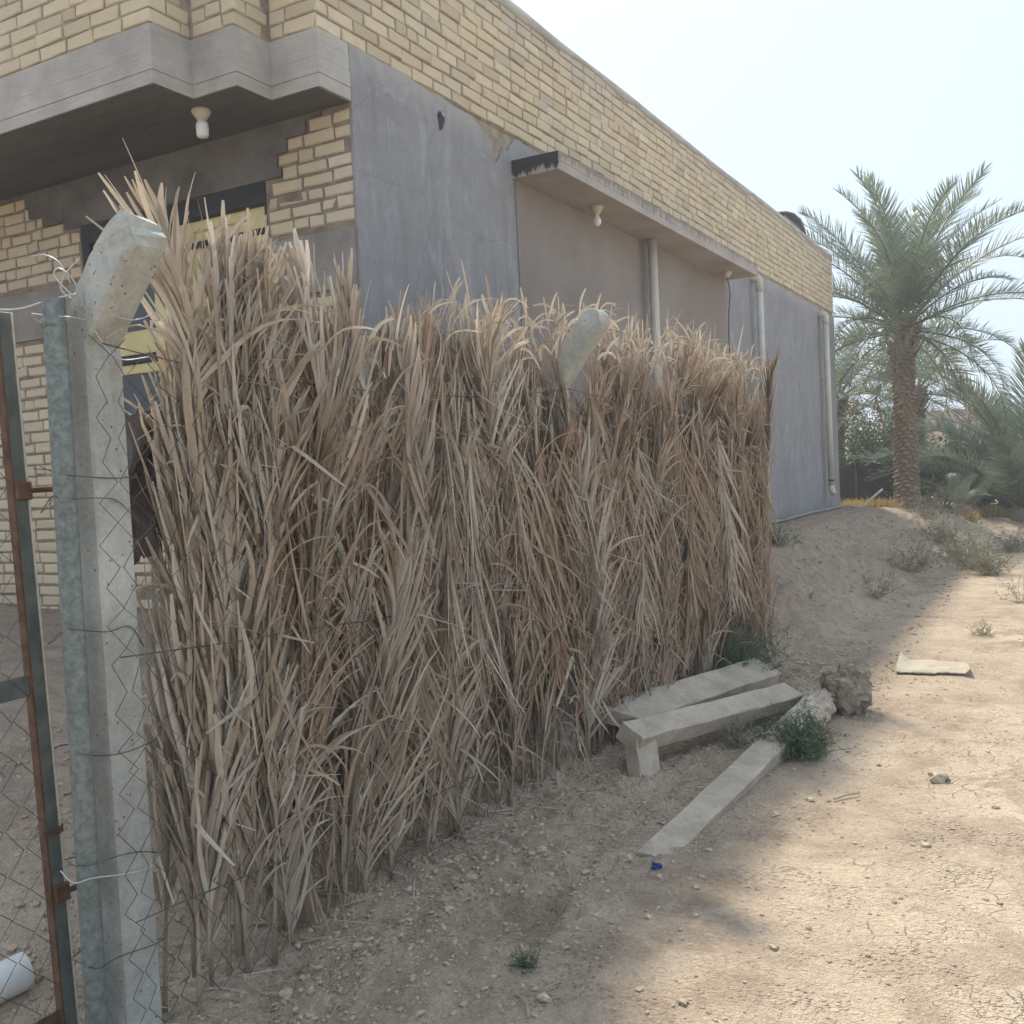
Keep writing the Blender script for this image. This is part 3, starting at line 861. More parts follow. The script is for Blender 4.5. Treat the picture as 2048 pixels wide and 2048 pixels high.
# window -------------------------------------------------------------
win = link('window', None, house); win.empty_display_size = 0.1
win['label'] = 'dark framed window with yellow sash and dark glass'
def wpart(name, mat, boxes):
    mb = MB()
    for lo, hi in boxes: cbox(mb, [hi[i] - lo[i] for i in range(3)], np.array([[1, 0, 0, (lo[0] + hi[0]) / 2], [0, 1, 0, (lo[1] + hi[1]) / 2], [0, 0, 1, (lo[2] + hi[2]) / 2], [0, 0, 0, 1.0]]), 0.004)
    o = mb.build(name, mat, None)
    o.parent = win
    return o
fwid = 0.085
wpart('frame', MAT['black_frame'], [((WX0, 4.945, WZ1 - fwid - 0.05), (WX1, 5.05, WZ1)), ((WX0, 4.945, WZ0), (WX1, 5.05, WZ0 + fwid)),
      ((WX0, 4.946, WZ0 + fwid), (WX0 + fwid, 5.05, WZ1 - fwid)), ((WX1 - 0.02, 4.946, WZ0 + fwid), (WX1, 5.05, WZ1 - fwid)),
      ((-5.46, 4.965, WZ0 + fwid), (-5.40, 5.04, WZ1 - fwid)), ((WX0 + fwid, 4.966, 2.52), (-5.46, 5.04, 2.58)), ((-5.40, 4.966, 2.52), (WX1 - 0.02, 5.04, 2.58)), ((-5.40, 4.97, 3.24), (WX1 - 0.02, 5.035, 3.28)), ((WX0 + fwid, 4.97, 3.24), (-5.46, 5.035, 3.28))])  # two upper rails: added dark bars standing in for a dark reflection
yb = []
for a_, b_ in ((WX0 + fwid + 0.002, -5.462), (-5.398, WX1 - 0.022)):
    for c_, d_ in ((WZ0 + fwid + 0.002, 2.518), (2.582, WZ1 - fwid - 0.052)):
        f_ = 0.17
        wpart('sash', MAT['yellow_film'], [((a_, 4.985, c_), (a_ + f_, 5.03, d_)), ((b_ - f_, 4.985, c_), (b_, 5.03, d_)),
              ((a_ + f_, 4.986, c_), (b_ - f_, 5.03, c_ + f_)), ((a_ + f_, 4.986, d_ - 0.07), (b_ - f_, 5.03, d_))])
        mb = MB(); box(mb, (a_ + f_ - 0.01, 5.006, c_ + f_ - 0.01), (b_ - f_ + 0.01, 5.012, d_ - 0.06))
        o = mb.build('pane', MAT['yellow_film'] if d_ > 3 and a_ > -5.45 else MAT['window_glass'], None); o.parent = win

# drainpipes ----------------------------------------------------------
def drainpipe(y, zt_, zb_, elbow, r_=0.052, stain=False):
    x0 = -3.665
    d = link('drainpipe', None, house); d.empty_display_size = 0.1
    inv = house.matrix_basis.inverted()
    def part(nm, mb_, mt, sm=True):
        o = mb_.build(nm, mt, None, smooth=sm); o.parent = d
    mb_ = MB()
    tube(mb_, [(x0, y, zb_), (x0, y, (zb_ + zt_) / 2), (x0, y, zt_ - 0.03)], r_, 16)
    part('pipe', mb_, MAT['pvc_pipe'])
    if elbow:
        mb_ = MB()
        pth = [(-3.80, y, zt_ + 0.05), (-3.72, y, zt_ + 0.05), (x0 - 0.02, y, zt_ + 0.045), (x0 - 0.004, y, zt_ + 0.02), (x0, y, zt_ - 0.03), (x0, y, zt_ - 0.12)]
        tube(mb_, pth, r_ * 1.14, 16)
        part('elbow', mb_, MAT['pvc_pipe'])
    for zc in ((zb_ + zt_) / 2 + 0.4,):
        mb_ = MB(); tube(mb_, [(x0, y, zc), (x0, y, zc + 0.035)], r_ * 1.12, 16)
        box(mb_, (-3.785, y - 0.012, zc + 0.004), (x0 - r_ * 0.9, y + 0.012, zc + 0.03))
        part('clip', mb_, MAT['pvc_pipe'], False)
    if stain:
        mb_ = MB(); tube(mb_, [(x0, y, zb_ + 0.10), (x0, y, zb_ + 0.13)], r_ * 1.06, 16); part('joint', mb_, MAT['black_cable'])
        mb_ = MB(); tube(mb_, [(x0, y, zb_ + 0.02), (x0 + 0.01, y - 0.01, zb_ - 0.06), (x0 + 0.05, y - 0.03, zb_ - 0.12)], r_ * 1.05, 16); part('outlet', mb_, MAT['pvc_pipe'])
    return d
drainpipe(9.6, 3.925, 0.6, False, 0.046)
drainpipe(13.55, 4.03, 0.6, True, 0.046)
drainpipe(17.66, 4.02, 1.12, True, 0.05, True)

# roof vent
mb = MB()
box(mb, (-4.4, 16.2, 5.25), (-3.95, 17.3, 5.52))
mb.build('roof_vent', MAT['roof_sheet'], house)
mb = MB()
prof = [(15.7, 5.45), (16.2, 5.56), (16.7, 5.63), (17.05, 5.62), (17.4, 5.53), (17.52, 5.43), (17.50, 5.42), (17.38, 5.51), (17.05, 5.60), (16.7, 5.61), (16.2, 5.54), (15.7, 5.43)]
k = len(prof)
mb.add([(-3.90, y_, z_) for y_, z_ in prof] + [(-4.55, y_, z_) for y_, z_ in prof], [[i, (i + 1) % k, k + (i + 1) % k, k + i] for i in range(k)] + [[i, k // 2 - 1 - 0 + 0 if False else i + 1, k - 2 - i, k - 1 - i] for i in range(k // 2 - 1)])
mb.build('vent_cover', MAT['roof_sheet'], house)

# lamp holders --------------------------------------------------------
def lamp(loc, label, kind):
    t_ = thing('light_fixture', label, 'light bulb', loc, 'bare bulb holders under the canopies')
    x, y, z_ = loc
    lathe_b = MB(); lathe(lathe_b, [(0.0, 0.0), (0.058, 0.0), (0.060, -0.012), (0.050, -0.03), (0.033, -0.055), (0.026, -0.07), (0.0, -0.07)], (x, y, z_))
    lathe_b.build('holder', MAT['porcelain'], t_, smooth=True)
    if kind == 'capsule':
        b_ = MB(); lathe(b_, [(0.0, -0.06), (0.02, -0.068), (0.035, -0.08), (0.038, -0.10), (0.037, -0.15), (0.030, -0.165), (0.0, -0.17)], (x, y, z_))
        b_.build('bulb', MAT['frosted_bulb'], t_, smooth=True)
    if kind == 'pear':
        b_ = MB(); lathe(b_, [(0.0, -0.06), (0.017, -0.07), (0.02, -0.09), (0.034, -0.115), (0.037, -0.135), (0.030, -0.158), (0.015, -0.17), (0.0, -0.172)], (x, y, z_))
        b_.build('bulb', MAT['frosted_bulb'], t_, smooth=True)
    if kind == 'cable':
        b_ = MB(); tube(b_, smooth_path([(x, y, z_ - 0.06), (x + 0.02, y + 0.03, z_ - 0.25), (x - 0.03, y + 0.12, z_ - 0.45), (x - 0.02, y + 0.05, z_ - 0.75), (x - 0.05, y + 0.14, z_ - 1.0), (x - 0.1, y + 0.2, z_ - 1.35)], 30), 0.006, 5)
        b_.build('cable', MAT['black_cable'], t_, smooth=True)
lamp((-4.585, 4.505, 3.903), 'bare white capsule bulb hanging under the front canopy', 'capsule')
lamp((-3.59, 8.10, 3.899), 'bare pear-shaped bulb hanging under the side awning', 'pear')
lamp((-3.59, 11.85, 3.899), 'empty lamp holder with dangling black wire under the side awning', 'cable')

# hose along the foot of the wall
hp = [(-3.70, 13.2), (-3.66, 14.5), (-3.64, 15.8), (-3.60, 17.0), (-3.55, 18.2), (-3.45, 19.2)]
pts = [(x, y, ground_at(x, y) + 0.03) for x, y in hp] + [(-3.35, 19.6, 0.82), (-3.2, 19.9, 0.98)]
mb = MB(); tube(mb, smooth_path(pts, 40), 0.022, 8)
tag(mb.build('garden_hose', MAT['hose'], smooth=True), 'grey hose lying along the foot of the cement wall', 'hose')

# ------------------------------------------------------------------ fence posts
def concrete_post(label, cx, cy, zb_, zbend, tip, broken=False, w=0.12, seed=0, group='concrete fence posts with angled tops'):
    """profile in the x-z plane, pulled through along y"""
    r_ = np.random.default_rng(seed)
    h = w / 2
    tx, tz = tip
    ax = np.array([tx, tz - zbend]); L = np.linalg.norm(ax); ax /= L
    nx = np.array([-ax[1], ax[0]])
    def on(s_, o_): return (ax[0] * s_ + nx[0] * o_, zbend + ax[1] * s_ + nx[1] * o_)
    right = [(h, zb_)] + [(h, zb_ + (zbend - 0.04 - zb_) * t) for t in (0.25, 0.5, 0.75)] + [(h, zbend - 0.13), (h + 0.004, zbend - 0.075), on(0.015, -h * 1.02)]
    left = [(-h, zb_)] + [(-h, zb_ + (zbend + 0.02 - zb_) * t) for t in (0.25, 0.5, 0.75)] + [(-h, zbend + 0.02)]
    hw = h * 1.04
    if broken:
        cap = [on(L * 0.78, -hw), on(L * 0.90, -hw * 0.98), on(L * 0.97, -hw * 0.72), on(L * 1.0, -hw * 0.3), on(L * 1.03, hw * 0.1), on(L * 1.0, hw * 0.45), on(L * 0.93, hw * 0.72), on(L * 0.86, hw * 0.8), on(L * 0.70, hw * 1.02), on(L * 0.60, hw)]
    else:
        cap = [on(L - hw + hw * math.sin(t), -hw * math.cos(t)) for t in np.linspace(0, PI, 10)]
    prof = right + cap + left[::-1]
    n_ = len(prof)
    b = 0.007
    P2 = np.array(prof)
    # inward offset for the chamfer
    nxt = np.roll(P2, -1, 0); prv = np.roll(P2, 1, 0)
    tg = norm(nxt - prv)
    inn = P2 + np.stack([-tg[:, 1], tg[:, 0]], -1) * b
    dy = w / 2
    V = []
    for Pq, y_ in ((inn, -dy), (P2, -dy + b), (P2, dy - b), (inn, dy)):
        V += [(cx + p[0], cy + y_, p[1]) for p in Pq]
    V = np.array(V)
    V += r_.normal(0, 0.0012, V.shape)
    if broken:
        top_ = V[:, 2] > zbend + 0.18
        V[top_] += r_.normal(0, 0.006, (top_.sum(), 3))
    Q = []
    for ring in range(3):
        for i in range(n_):
            l = (i + 1) % n_
            Q.append([ring * n_ + l, ring * n_ + i, (ring + 1) * n_ + i, (ring + 1) * n_ + l])
    mb_ = MB(); mb_.add(V, Q)
    from mathutils.geometry import tessellate_polygon
    tri = tessellate_polygon([[Vector((p[0], p[1], 0)) for p in prof]])
    T = []
    for a_, b_, c_ in tri:
        ar = (prof[b_][0] - prof[a_][0]) * (prof[c_][1] - prof[a_][1]) - (prof[b_][1] - prof[a_][1]) * (prof[c_][0] - prof[a_][0])
        if ar < 0: b_, c_ = c_, b_
        T.append((a_, b_, c_)); T.append((3 * n_ + a_, 3 * n_ + c_, 3 * n_ + b_))
    mb_.T.append(np.array(T))
    t_ = thing('concrete_post', label, 'post', (cx, cy, zb_), group)
    mb_.build('shaft', MAT['post_concrete'], t_)
    return t_

NPX, NPY = -2.525, 1.985
near_post = concrete_post('tall grey concrete post with broken slanted head beside the steel pipe', NPX, NPY, -0.3, 2.06, (0.25, 2.355), True, 0.125, 1)
# bits of reinforcing steel in the broken head
for k, (dx, dy_, dz) in enumerate(((0.0, -0.03, 0.0), (-0.035, -0.02, -0.01), (-0.05, 0.03, -0.02))):
    mb = MB(); tube(mb, [(NPX + 0.22 + dx, NPY + dy_, 2.33 + dz), (NPX + 0.235 + dx, NPY + dy_, 2.39 + dz + 0.012 * k)], 0.003, 5)
    mb.build('rebar', MAT['bright_wire'], near_post)
mid_y, end_y = 4.72, 7.62
mid_post = concrete_post('grey concrete post head poking out through the middle of the palm thatch', float(fx(mid_y)) - 0.03, mid_y, -0.3, 2.06, (0.29, 2.41), False, 0.12, 2)
end_post = concrete_post('concrete post buried in thatch at the far end of the fence', float(fx(end_y)) - 0.06, end_y, -0.3, 1.98, (0.14, 2.25), False, 0.11, 3)

# steel pipe strapped to the near post
pipe = thing('steel_pipe_post', 'round galvanised steel pipe strapped upright to the near concrete post', 'pipe', (-2.50, 1.85, 0))
mb = MB()
zz_ = np.linspace(-0.3, 2.155, 14)
pth = np.stack([-2.515 + 0.012 * zz_ / 2, 1.855 + 0 * zz_, zz_], -1)
tube(mb, pth, 0.0315, 24, caps=False)
tube(mb, pth[::-1], 0.028, 24, caps=False)
lathe(mb, [(0.0315, 2.155), (0.028, 2.155)], (-2.503, 1.855, 0), 24)
mb.build('pipe', MAT['galvanised_steel'], pipe, smooth=True)
mb = MB(); tube(mb, [(-2.5055, 1.855, 2.075), (-2.505, 1.855, 2.10)], 0.034, 24)
mb.build('collar', MAT['galvanised_steel'], pipe, smooth=True)

# ------------------------------------------------------------------ gate
gate = thing('wire_gate', 'leaning chain-link gate with rusty angle-iron edge at the picture edge', 'gate', (-2.66, 1.8, 0))
gb = np.array([-2.655, 1.872, 0.0]); gt = np.array([-2.70, 1.835, 2.14])
gdir = norm(gt - gb)
gy_ = np.array([0.0, -1.0, 0.0])              # the gate runs on towards the camera side
gy_ = norm(gy_ - gdir * (gy_ @ gdir)); gx_ = np.cross(gdir, gy_)   # gx_ faces the track
if gx_[0] < 0: gx_ = -gx_
def gate_bar(name, p, q, w_, d_, mat, off=0.0):
    p, q = np.array(p), np.array(q)
    ax = norm(q - p); side_ = norm(np.cross(gx_, ax)); L = np.linalg.norm(q - p)
    M4 = np.eye(4); M4[:3, 0] = side_; M4[:3, 1] = gx_; M4[:3, 2] = ax; M4[:3, 3] = (p + q) / 2 + gx_ * off
    mb_ = MB(); cbox(mb_, (w_, d_, L), M4, 0.002)
    return mb_.build(name, mat, gate)
gate_bar('stile', gb - gdir * 0.05, gt, 0.038, 0.005, MAT['painted_steel'])
gate_bar('edge_strip', gb - gdir * 0.05 - gy_ * 0.0225, gt - gy_ * 0.0225, 0.006, 0.012, MAT['worn_edge'])
gate_bar('rust_flange', gb - gdir * 0.05 + gy_ * 0.0235, gt + gy_ * 0.0235 - gdir * 0.02, 0.009, 0.03, MAT['rusty_steel'], -0.012)
gate_bar('top_rail', gt + gy_ * 0.02 - gdir * 0.012, gt + gy_ * 1.6 - gdir * 0.012, 0.035, 0.005, MAT['rusty_steel'], -0.006)
rb = gb + gdir * 1.05
gate_bar('mid_rail', rb + gy_ * 0.03 - np.array([0, 0, 0.0]), rb + gy_ * 1.6, 0.062, 0.005, MAT['painted_steel'], -0.006)
gate_bar('bottom_rail', gb + gdir * 0.06 + gy_ * 0.03, gb + gdir * 0.06 + gy_ * 1.6, 0.04, 0.005, MAT['rusty_steel'], -0.006)
for zc in (0.42, 1.62):
    c = gb + gdir * zc
    mb = MB()
    M4 = np.eye(4); M4[:3, 0] = gy_; M4[:3, 1] = gx_; M4[:3, 2] = gdir; M4[:3, 3] = c + gx_ * 0.008 - gy_ * 0.004
    cbox(mb, (0.05, 0.016, 0.055), M4, 0.004)
    tube(mb, [c + gx_ * 0.012 - gy_ * 0.02, c + gx_ * 0.014 - gy_ * 0.07, c - gy_ * 0.11 + gx_ * 0.01], 0.009, 8)
    mb.build('hinge_lug', MAT['rusty_steel'], gate)
mb = MB()
for k in range(4):
    a = np.linspace(0, 2 * PI, 14)
    c = gb + gdir * (0.60 + 0.006 * k)
    tube(mb, [c + gy_ * 0.032 * math.cos(t) + gx_ * 0.016 * math.sin(t) for t in a], 0.0022, 4, caps=False)
mb.build('binding_wire', MAT['rusty_steel'], gate)
# mesh
mb = MB()
cw, ch = 0.062, 0.062
for k in range(26):
    pts = []
    for j in range(36):
        u_ = 0.03 + cw * (k + ((j + k) % 2)) + rng.normal(0, 0.003); v_ = 0.03 + ch * j + rng.normal(0, 0.003)
        p = gb + gy_ * u_ + gdir * v_ + gx_ * (0.006 if (j + k) % 2 else -0.003)
        if v_ < 2.1: pts.append(p)
    tube(mb, np.array(pts), 0.0016, 4, caps=False)
mb.build('chain_link', MAT['wire_steel'], gate)

# ------------------------------------------------------------------ dried palm fronds in the fence
def top_z(y):
    return np.interp(y, [2.0, 2.45, 2.65, 3.0, 3.15, 3.4, 4.6, 6.3, 7.8], [2.10, 2.14, 2.20, 2.16, 2.20, 2.34, 2.45, 2.47, 2.42]) + 0.03 * np.sin(np.asarray(y) * 5.3)

def make_frond(base, H, lean, leanx, nl, L0, wid, ang, u0, label, group, mat='dried_leaf', seed=0, down=False, split=False, droop=0.3, tipbend=0.0, cap=True, stem_r=0.011, roll=0.5, tone_shift=0.0, boost=1.0, kinks=0.08, asym=1.0, taper=0.5, regular=False):
    r_ = np.random.default_rng(seed)
    base = np.array(base, float)
    if not down: H = min(H, (float(top_z(base[1])) if cap is True else cap if cap else 9.0) - base[2] - 0.10)
    t_ = thing('dried_palm_frond', label, 'palm frond', tuple(base), group)
    u = np.linspace(0, 1, 12)
    sgn = -1.0 if down else 1.0
    ph = r_.uniform(0, 6)
    path = base + np.stack([leanx * u ** 1.4 + 0.012 * np.sin(3 * u + ph) + tipbend * np.clip(u - 0.75, 0, 1) ** 2 * 6,
                            lean * u ** 1.3 + 0.03 * np.sin(2.4 * u + ph) - 0.03 * math.sin(ph),
                            sgn * H * u - abs(tipbend) * np.clip(u - 0.8, 0, 1) ** 2 * 5], -1)
    mb_ = MB()
    tube(mb_, path, np.interp(u, [0, 0.15, 0.5, 1], [stem_r * 1.7, stem_r * 1.15, stem_r * 0.75, stem_r * 0.3]), 6, tone=r_.random(), squash=0.6)
    mb_.build('rachis', MAT['dried_stem'], t_, smooth=True)
    # leaflets
    N = nl // 2 * 2
    ul = np.sort(r_.uniform(u0, 0.99, N)) if not regular else np.repeat(np.linspace(u0, 0.99, N // 2), 2)
    p0 = np.stack([np.interp(ul, u, path[:, k]) for k in range(3)], -1)
    tg = norm(np.stack([np.interp(ul, u, np.gradient(path[:, k])) for k in range(3)], -1))
    sg = np.where(np.arange(N) % 2 == 0, 1.0, -1.0)
    phi = r_.normal(0, roll) + r_.normal(0, 0.05 if regular else 0.16, N)
    S_ = np.stack([np.sin(phi), np.cos(phi), np.zeros(N)], -1)
    S_ = norm(S_ - tg * np.sum(S_ * tg, -1, keepdims=True))
    Nn = np.cross(tg, S_)
    an = np.radians(r_.normal(ang, ang * (0.09 if regular else 0.24), N)) * np.interp(ul, [u0, 1], [1.15, 0.55]) * np.where(sg < 0, asym, 1.0)
    d0 = tg * np.cos(an)[:, None] + S_ * (sg * np.sin(an))[:, None] + Nn * r_.normal(0.08, 0.12, N)[:, None]
    d0[:, 0] = np.clip(d0[:, 0], -0.35, 0.35)
    d0 = norm(d0)
    Lf = L0 * np.interp(ul, [u0, u0 + 0.15, 0.7, 1], [0.75, 1.0, 0.95, 0.55]) * r_.uniform(0.7, 1.15, N)
    w_ = wid * r_.uniform(0.55, 1.2, N) * boost
    kb = np.abs(r_.normal(0, droop, N)) + (r_.random(N) < 0.09) * r_.uniform(0.6, 1.6, N)
    if regular: kb = droop * np.interp(ul, [u0, u0 + 0.35, 1], [3.2, 1.0, 0.3]) * r_.uniform(0.7, 1.3, N)
    fb = r_.normal(0, 0.45) if base[1] > 2.6 else abs(r_.normal(0, 0.3))
    bend = np.stack([r_.normal(0.10, 0.14, N), sg * 0.35 + fb + r_.normal(0, 0.15, N), -np.ones(N) * r_.uniform(0.3, 0.9, N)], -1)
    wv = (np.abs(r_.normal(0, 0.13, N)) + 0.05, r_.uniform(4, 7) + r_.normal(0, 0.5, N), r_.uniform(0, 6) + r_.normal(0, 0.6, N))
    kink = np.where(r_.random(N) < kinks, r_.uniform(0.35, 0.85, N), 2.0)
    kd = norm(np.stack([r_.normal(0.25, 0.35, N), r_.normal(0, 0.7, N), -r_.uniform(0.1, 1.0, N)], -1))
    zc = None if cap is False else (top_z(p0[:, 1]) if cap is True else cap) + r_.normal(0.0, 0.06, N)
    tone = np.clip(r_.normal(r_.uniform(0.10, 0.74), 0.18, N) + tone_shift, 0.02, 0.77)
    tw = r_.normal(0, 0.35, N)
    side_ = norm(S_ * np.cos(r_.normal(0, 0.6, N))[:, None] + Nn * (r_.normal(0.12, 0.32, N))[:, None])
    args = dict(S=7, fold=0.45, kink=kink, kdir=kd, twist=tw, taper=0.6)
    def go(sel, nm):
        m_ = MB()
        strips(m_, p0[sel], d0[sel], Lf[sel], w_[sel], side_[sel], bend[sel], kb[sel], tone=tone[sel], kink=kink[sel], kdir=kd[sel], twist=tw[sel],
               zcap=None if zc is None else zc[sel], S=7, fold=0.28, taper=taper, flat=bool(base[1] > 3.5), wave=tuple(q[sel] for q in wv))
        return m_.build(nm, MAT[mat], t_)
    if split:
        for k in range(N): go(np.array([k]), 'leaflet')
    else:
        tag(go(np.arange(N), 'leaflets'), kind='stuff')
    return t_

G1 = 'dried palm fronds packed between the near and middle posts'
G2 = 'dried palm fronds packed between the middle and far posts'
L1 = 'dried tan palm frond packed into the wire fence between the near and middle concrete posts'
L2 = 'dried brown palm frond packed into the wire fence beyond the middle concrete post'
def add_frond(y, x_off, zb_, H, **kw):
    g, l = (G1, L1) if y < mid_y else (G2, L2)
    kw.setdefault('mat', 'dried_leaf' if rng.random() > np.interp(y, [2, 4, 5.2, 7.4], [0.15, 0.25, 0.7, 0.85]) else 'dried_leaf_brown')
    kw.setdefault('label', l); kw.setdefault('group', g)
    ln_ = kw.pop('lean', rng.normal(0, 0.14))
    if y > 7.3: ln_ = -abs(ln_)
    if y > 7.5: kw['ang'] = min(kw.get('ang', 10), 8); kw['droop'] = min(kw.get('droop', 0.2), 0.15)
    make_frond((float(fx(y)) + x_off, y, zb_), H, ln_, kw.pop('leanx', rng.normal(0.0, 0.03)), seed=int(rng.integers(1e6)), **kw)

sd = 100
# the ones that stand out
make_frond((-2.40, 2.27, 1.84), 0.62, -0.06, 0.0, 60, 0.56, 0.0115, 36, 0.03, 'tall dried palm frond fanned out beside the broken concrete post head', None, seed=11, split=True, droop=0.5, cap=2.50, roll=0.05, asym=0.5, taper=0.4, regular=True, kinks=0.0, stem_r=0.008, tone_shift=0.05)
make_frond((-2.38, 2.88, 1.58), 0.70, -0.02, 0.0, 52, 0.52, 0.0150, 14, 0.08, 'wide straight fan of dried palm frond rising above the thatch near the window', None, seed=12, split=True, droop=0.05, cap=2.42, roll=0.08, stem_r=0.008, taper=0.28, regular=True, kinks=0.03)
make_frond((-2.43, 2.55, 1.35), 0.85, 0.03, 0.0, 60, 0.48, 0.0145, 15, 0.2, 'dried palm frond with curled tips between the two tall fans', None, seed=13, split=True, droop=0.35, cap=2.36, roll=0.3)
make_frond((-2.46, 2.19, 0.06), 1.95, 0.02, -0.02, 64, 0.52, 0.0145, 15, 0.20, 'slim dried palm frond standing tight against the near concrete post', None, seed=14, split=True, droop=0.4, roll=0.4, stem_r=0.010)
make_frond((-2.44, 2.36, 0.05), 2.0, 0.10, -0.01, 78, 0.58, 0.0155, 16, 0.08, 'thick bundle-like dried palm frond with a cut broad base near the post', None, seed=15, split=True, droop=0.3, roll=0.35, stem_r=0.012)
make_frond((-2.41, 2.66, 0.05), 2.0, 0.08, 0.0, 74, 0.58, 0.015, 15, 0.10, 'reddish dried palm frond with a bare lower stem in the thatch', None, mat='dried_leaf_brown', seed=16, split=True, droop=0.25, roll=0.3, stem_r=0.012)
for k, (y, zb_, cp, an_, ln) in enumerate(((2.40, 1.45, 2.40, 20, 0.06), (2.66, 1.30, 2.40, 15, 0.0), (3.02, 1.35, 2.38, 12, -0.04), (2.34, 1.05, 2.22, 22, 0.04), (2.58, 1.15, 2.30, 18, 0.08), (2.80, 1.10, 2.25, 16, 0.05), (2.38, 1.62, 2.46, 24, 0.10), (2.50, 1.55, 2.44, 20, 0.06), (2.24, 0.95, 2.1, 18, 0.05), (2.30, 0.45, 1.6, 16, 0.05), (2.44, 0.20, 1.5, 15, 0.06), (2.20, 0.10, 1.3, 14, 0.03))):
    make_frond((float(fx(y)) + 0.06, y, zb_), 0.9, ln, 0.0, 72, 0.56, 0.0125, an_, 0.08, 'broad dried palm fan in the tall near end of the thatch', 'broad fans at the near end of the thatch', seed=300 + k, droop=0.14, cap=cp, roll=0.15, asym=0.8, taper=0.35, regular=True, kinks=0.03, stem_r=0.007, tone_shift=[0.05, -0.1, 0.1, 0, 0.05, -0.05, 0.1, 0, 0, 0.05, -0.05, 0][k])
def style():
    q = rng.random()
    if q < 0.38: return dict(ang=rng.uniform(7, 14), droop=rng.uniform(0.04, 0.2), kinks=0.06, regular=rng.random() < 0.4)
    if q < 0.76: return dict(ang=rng.uniform(14, 25), droop=rng.uniform(0.15, 0.5), kinks=0.07, regular=rng.random() < 0.5)
    return dict(ang=rng.uniform(14, 24), droop=rng.uniform(0.5, 1.15), kinks=0.2)
def lab(y, near_l, far_l): return dict(label=near_l if y < mid_y else far_l)
# lower tier, rooted in the bank
for y in np.concatenate([np.linspace(2.14, 4.5, 38), np.linspace(4.55, 7.78, 48), [4.64, 4.70, 4.76, 4.82]]):
    y = float(y + rng.normal(0, 0.03))
    far = y > mid_y
    add_frond(y, rng.uniform(-0.10, 0.07) if abs(y - 4.73) > 0.14 else rng.uniform(0.06, 0.10), ground_at(float(fx(y)), y) - 0.03, rng.uniform(1.7, 2.15) if abs(y - 4.73) > 0.14 else 1.5, asym=1.0 if y > 2.6 else 0.45, nl=int(rng.integers(150, 200)), L0=rng.uniform(0.36, 0.60), wid=rng.uniform(0.0062, 0.0100) * (0.75 if far else 1), **style(), u0=rng.uniform(0.03, 0.12) if y > 2.8 else rng.uniform(0.06, 0.25), roll=0.32, stem_r=rng.uniform(0.005, 0.009), lean=rng.normal(0.10, 0.24) if y > 2.6 else abs(rng.normal(0.05, 0.1)),
              **lab(y, 'full-height dried palm frond rooted in the bank between the near and middle concrete posts', 'full-height dried palm frond rooted in the bank beyond the middle concrete post'))
# short ones filling the foot
for y in np.linspace(2.55, 7.78, 54):
    y = float(y + rng.normal(0, 0.05))
    add_frond(y, rng.uniform(-0.06, 0.10), ground_at(float(fx(y)), y) - 0.03, rng.uniform(0.7, 1.3), nl=int(rng.integers(90, 130)), L0=rng.uniform(0.34, 0.55), wid=rng.uniform(0.0058, 0.0088), **style(), u0=0.05, roll=0.5, stem_r=0.007, lean=rng.normal(0.10, 0.2),
              **lab(y, 'short dried palm frond at the foot of the thatch, near side of the middle post', 'short dried palm frond at the foot of the thatch beyond the middle post'))
# upper tier, tied higher up
for y in np.concatenate([np.linspace(2.38, 4.5, 24), np.linspace(4.55, 7.75, 40)]):
    y = float(y + rng.normal(0, 0.04))
    far = y > mid_y
    add_frond(y, rng.uniform(-0.07, 0.10), rng.uniform(0.75, 1.45), rng.uniform(0.7, 0.95), asym=1.0 if y > 2.7 else 0.45, nl=int(rng.integers(110, 150)), L0=rng.uniform(0.34, 0.54), wid=rng.uniform(0.0065, 0.0105) * (0.75 if far else 1), **style(), u0=0.08, lean=rng.normal(0.06, 0.18) if y > 2.6 else 0.05, tipbend=rng.choice([0, 0, 0.12, 0.2]), roll=0.5, stem_r=0.007,
              **lab(y, 'dried palm frond tied in the upper half of the thatch before the middle post', 'dried palm frond tied in the upper half of the thatch beyond the middle post'))
# hung butt-end up
for y in np.concatenate([np.linspace(3.3, 4.5, 6), np.linspace(4.75, 7.68, 17)]):
    y = float(y + rng.normal(0, 0.05))
    add_frond(y, rng.uniform(0.05, 0.11), rng.uniform(1.75, 2.1), rng.uniform(0.9, 1.3), nl=84, L0=rng.uniform(0.40, 0.55), wid=rng.uniform(0.0058, 0.0085), ang=rng.uniform(9, 18), u0=0.06, droop=0.2, down=True, cap=False, roll=0.5, stem_r=0.009,
              **lab(y, 'dried palm frond hung stub-end up in the thatch before the middle post', 'dried palm frond hung stub-end up in the thatch beyond the middle post'))
# far end face of the thatch, wrapped round the last post
for k in range(12):
    y = 7.77 + rng.normal(0, 0.04)
    add_frond(float(y), rng.uniform(-0.22, 0.08), ground_at(-2.2, 7.5) + (0.8 if k % 3 == 0 else 0.0), rng.uniform(1.3, 1.9), nl=110, L0=0.42, wid=0.0075, ang=6, u0=0.04, droop=0.12, down=False, roll=1.2, lean=-abs(rng.normal(0, 0.05)), mat='dried_leaf_brown', label='dried brown palm frond wrapped round the far end of the thatch', group='fronds at the far end of the thatch')

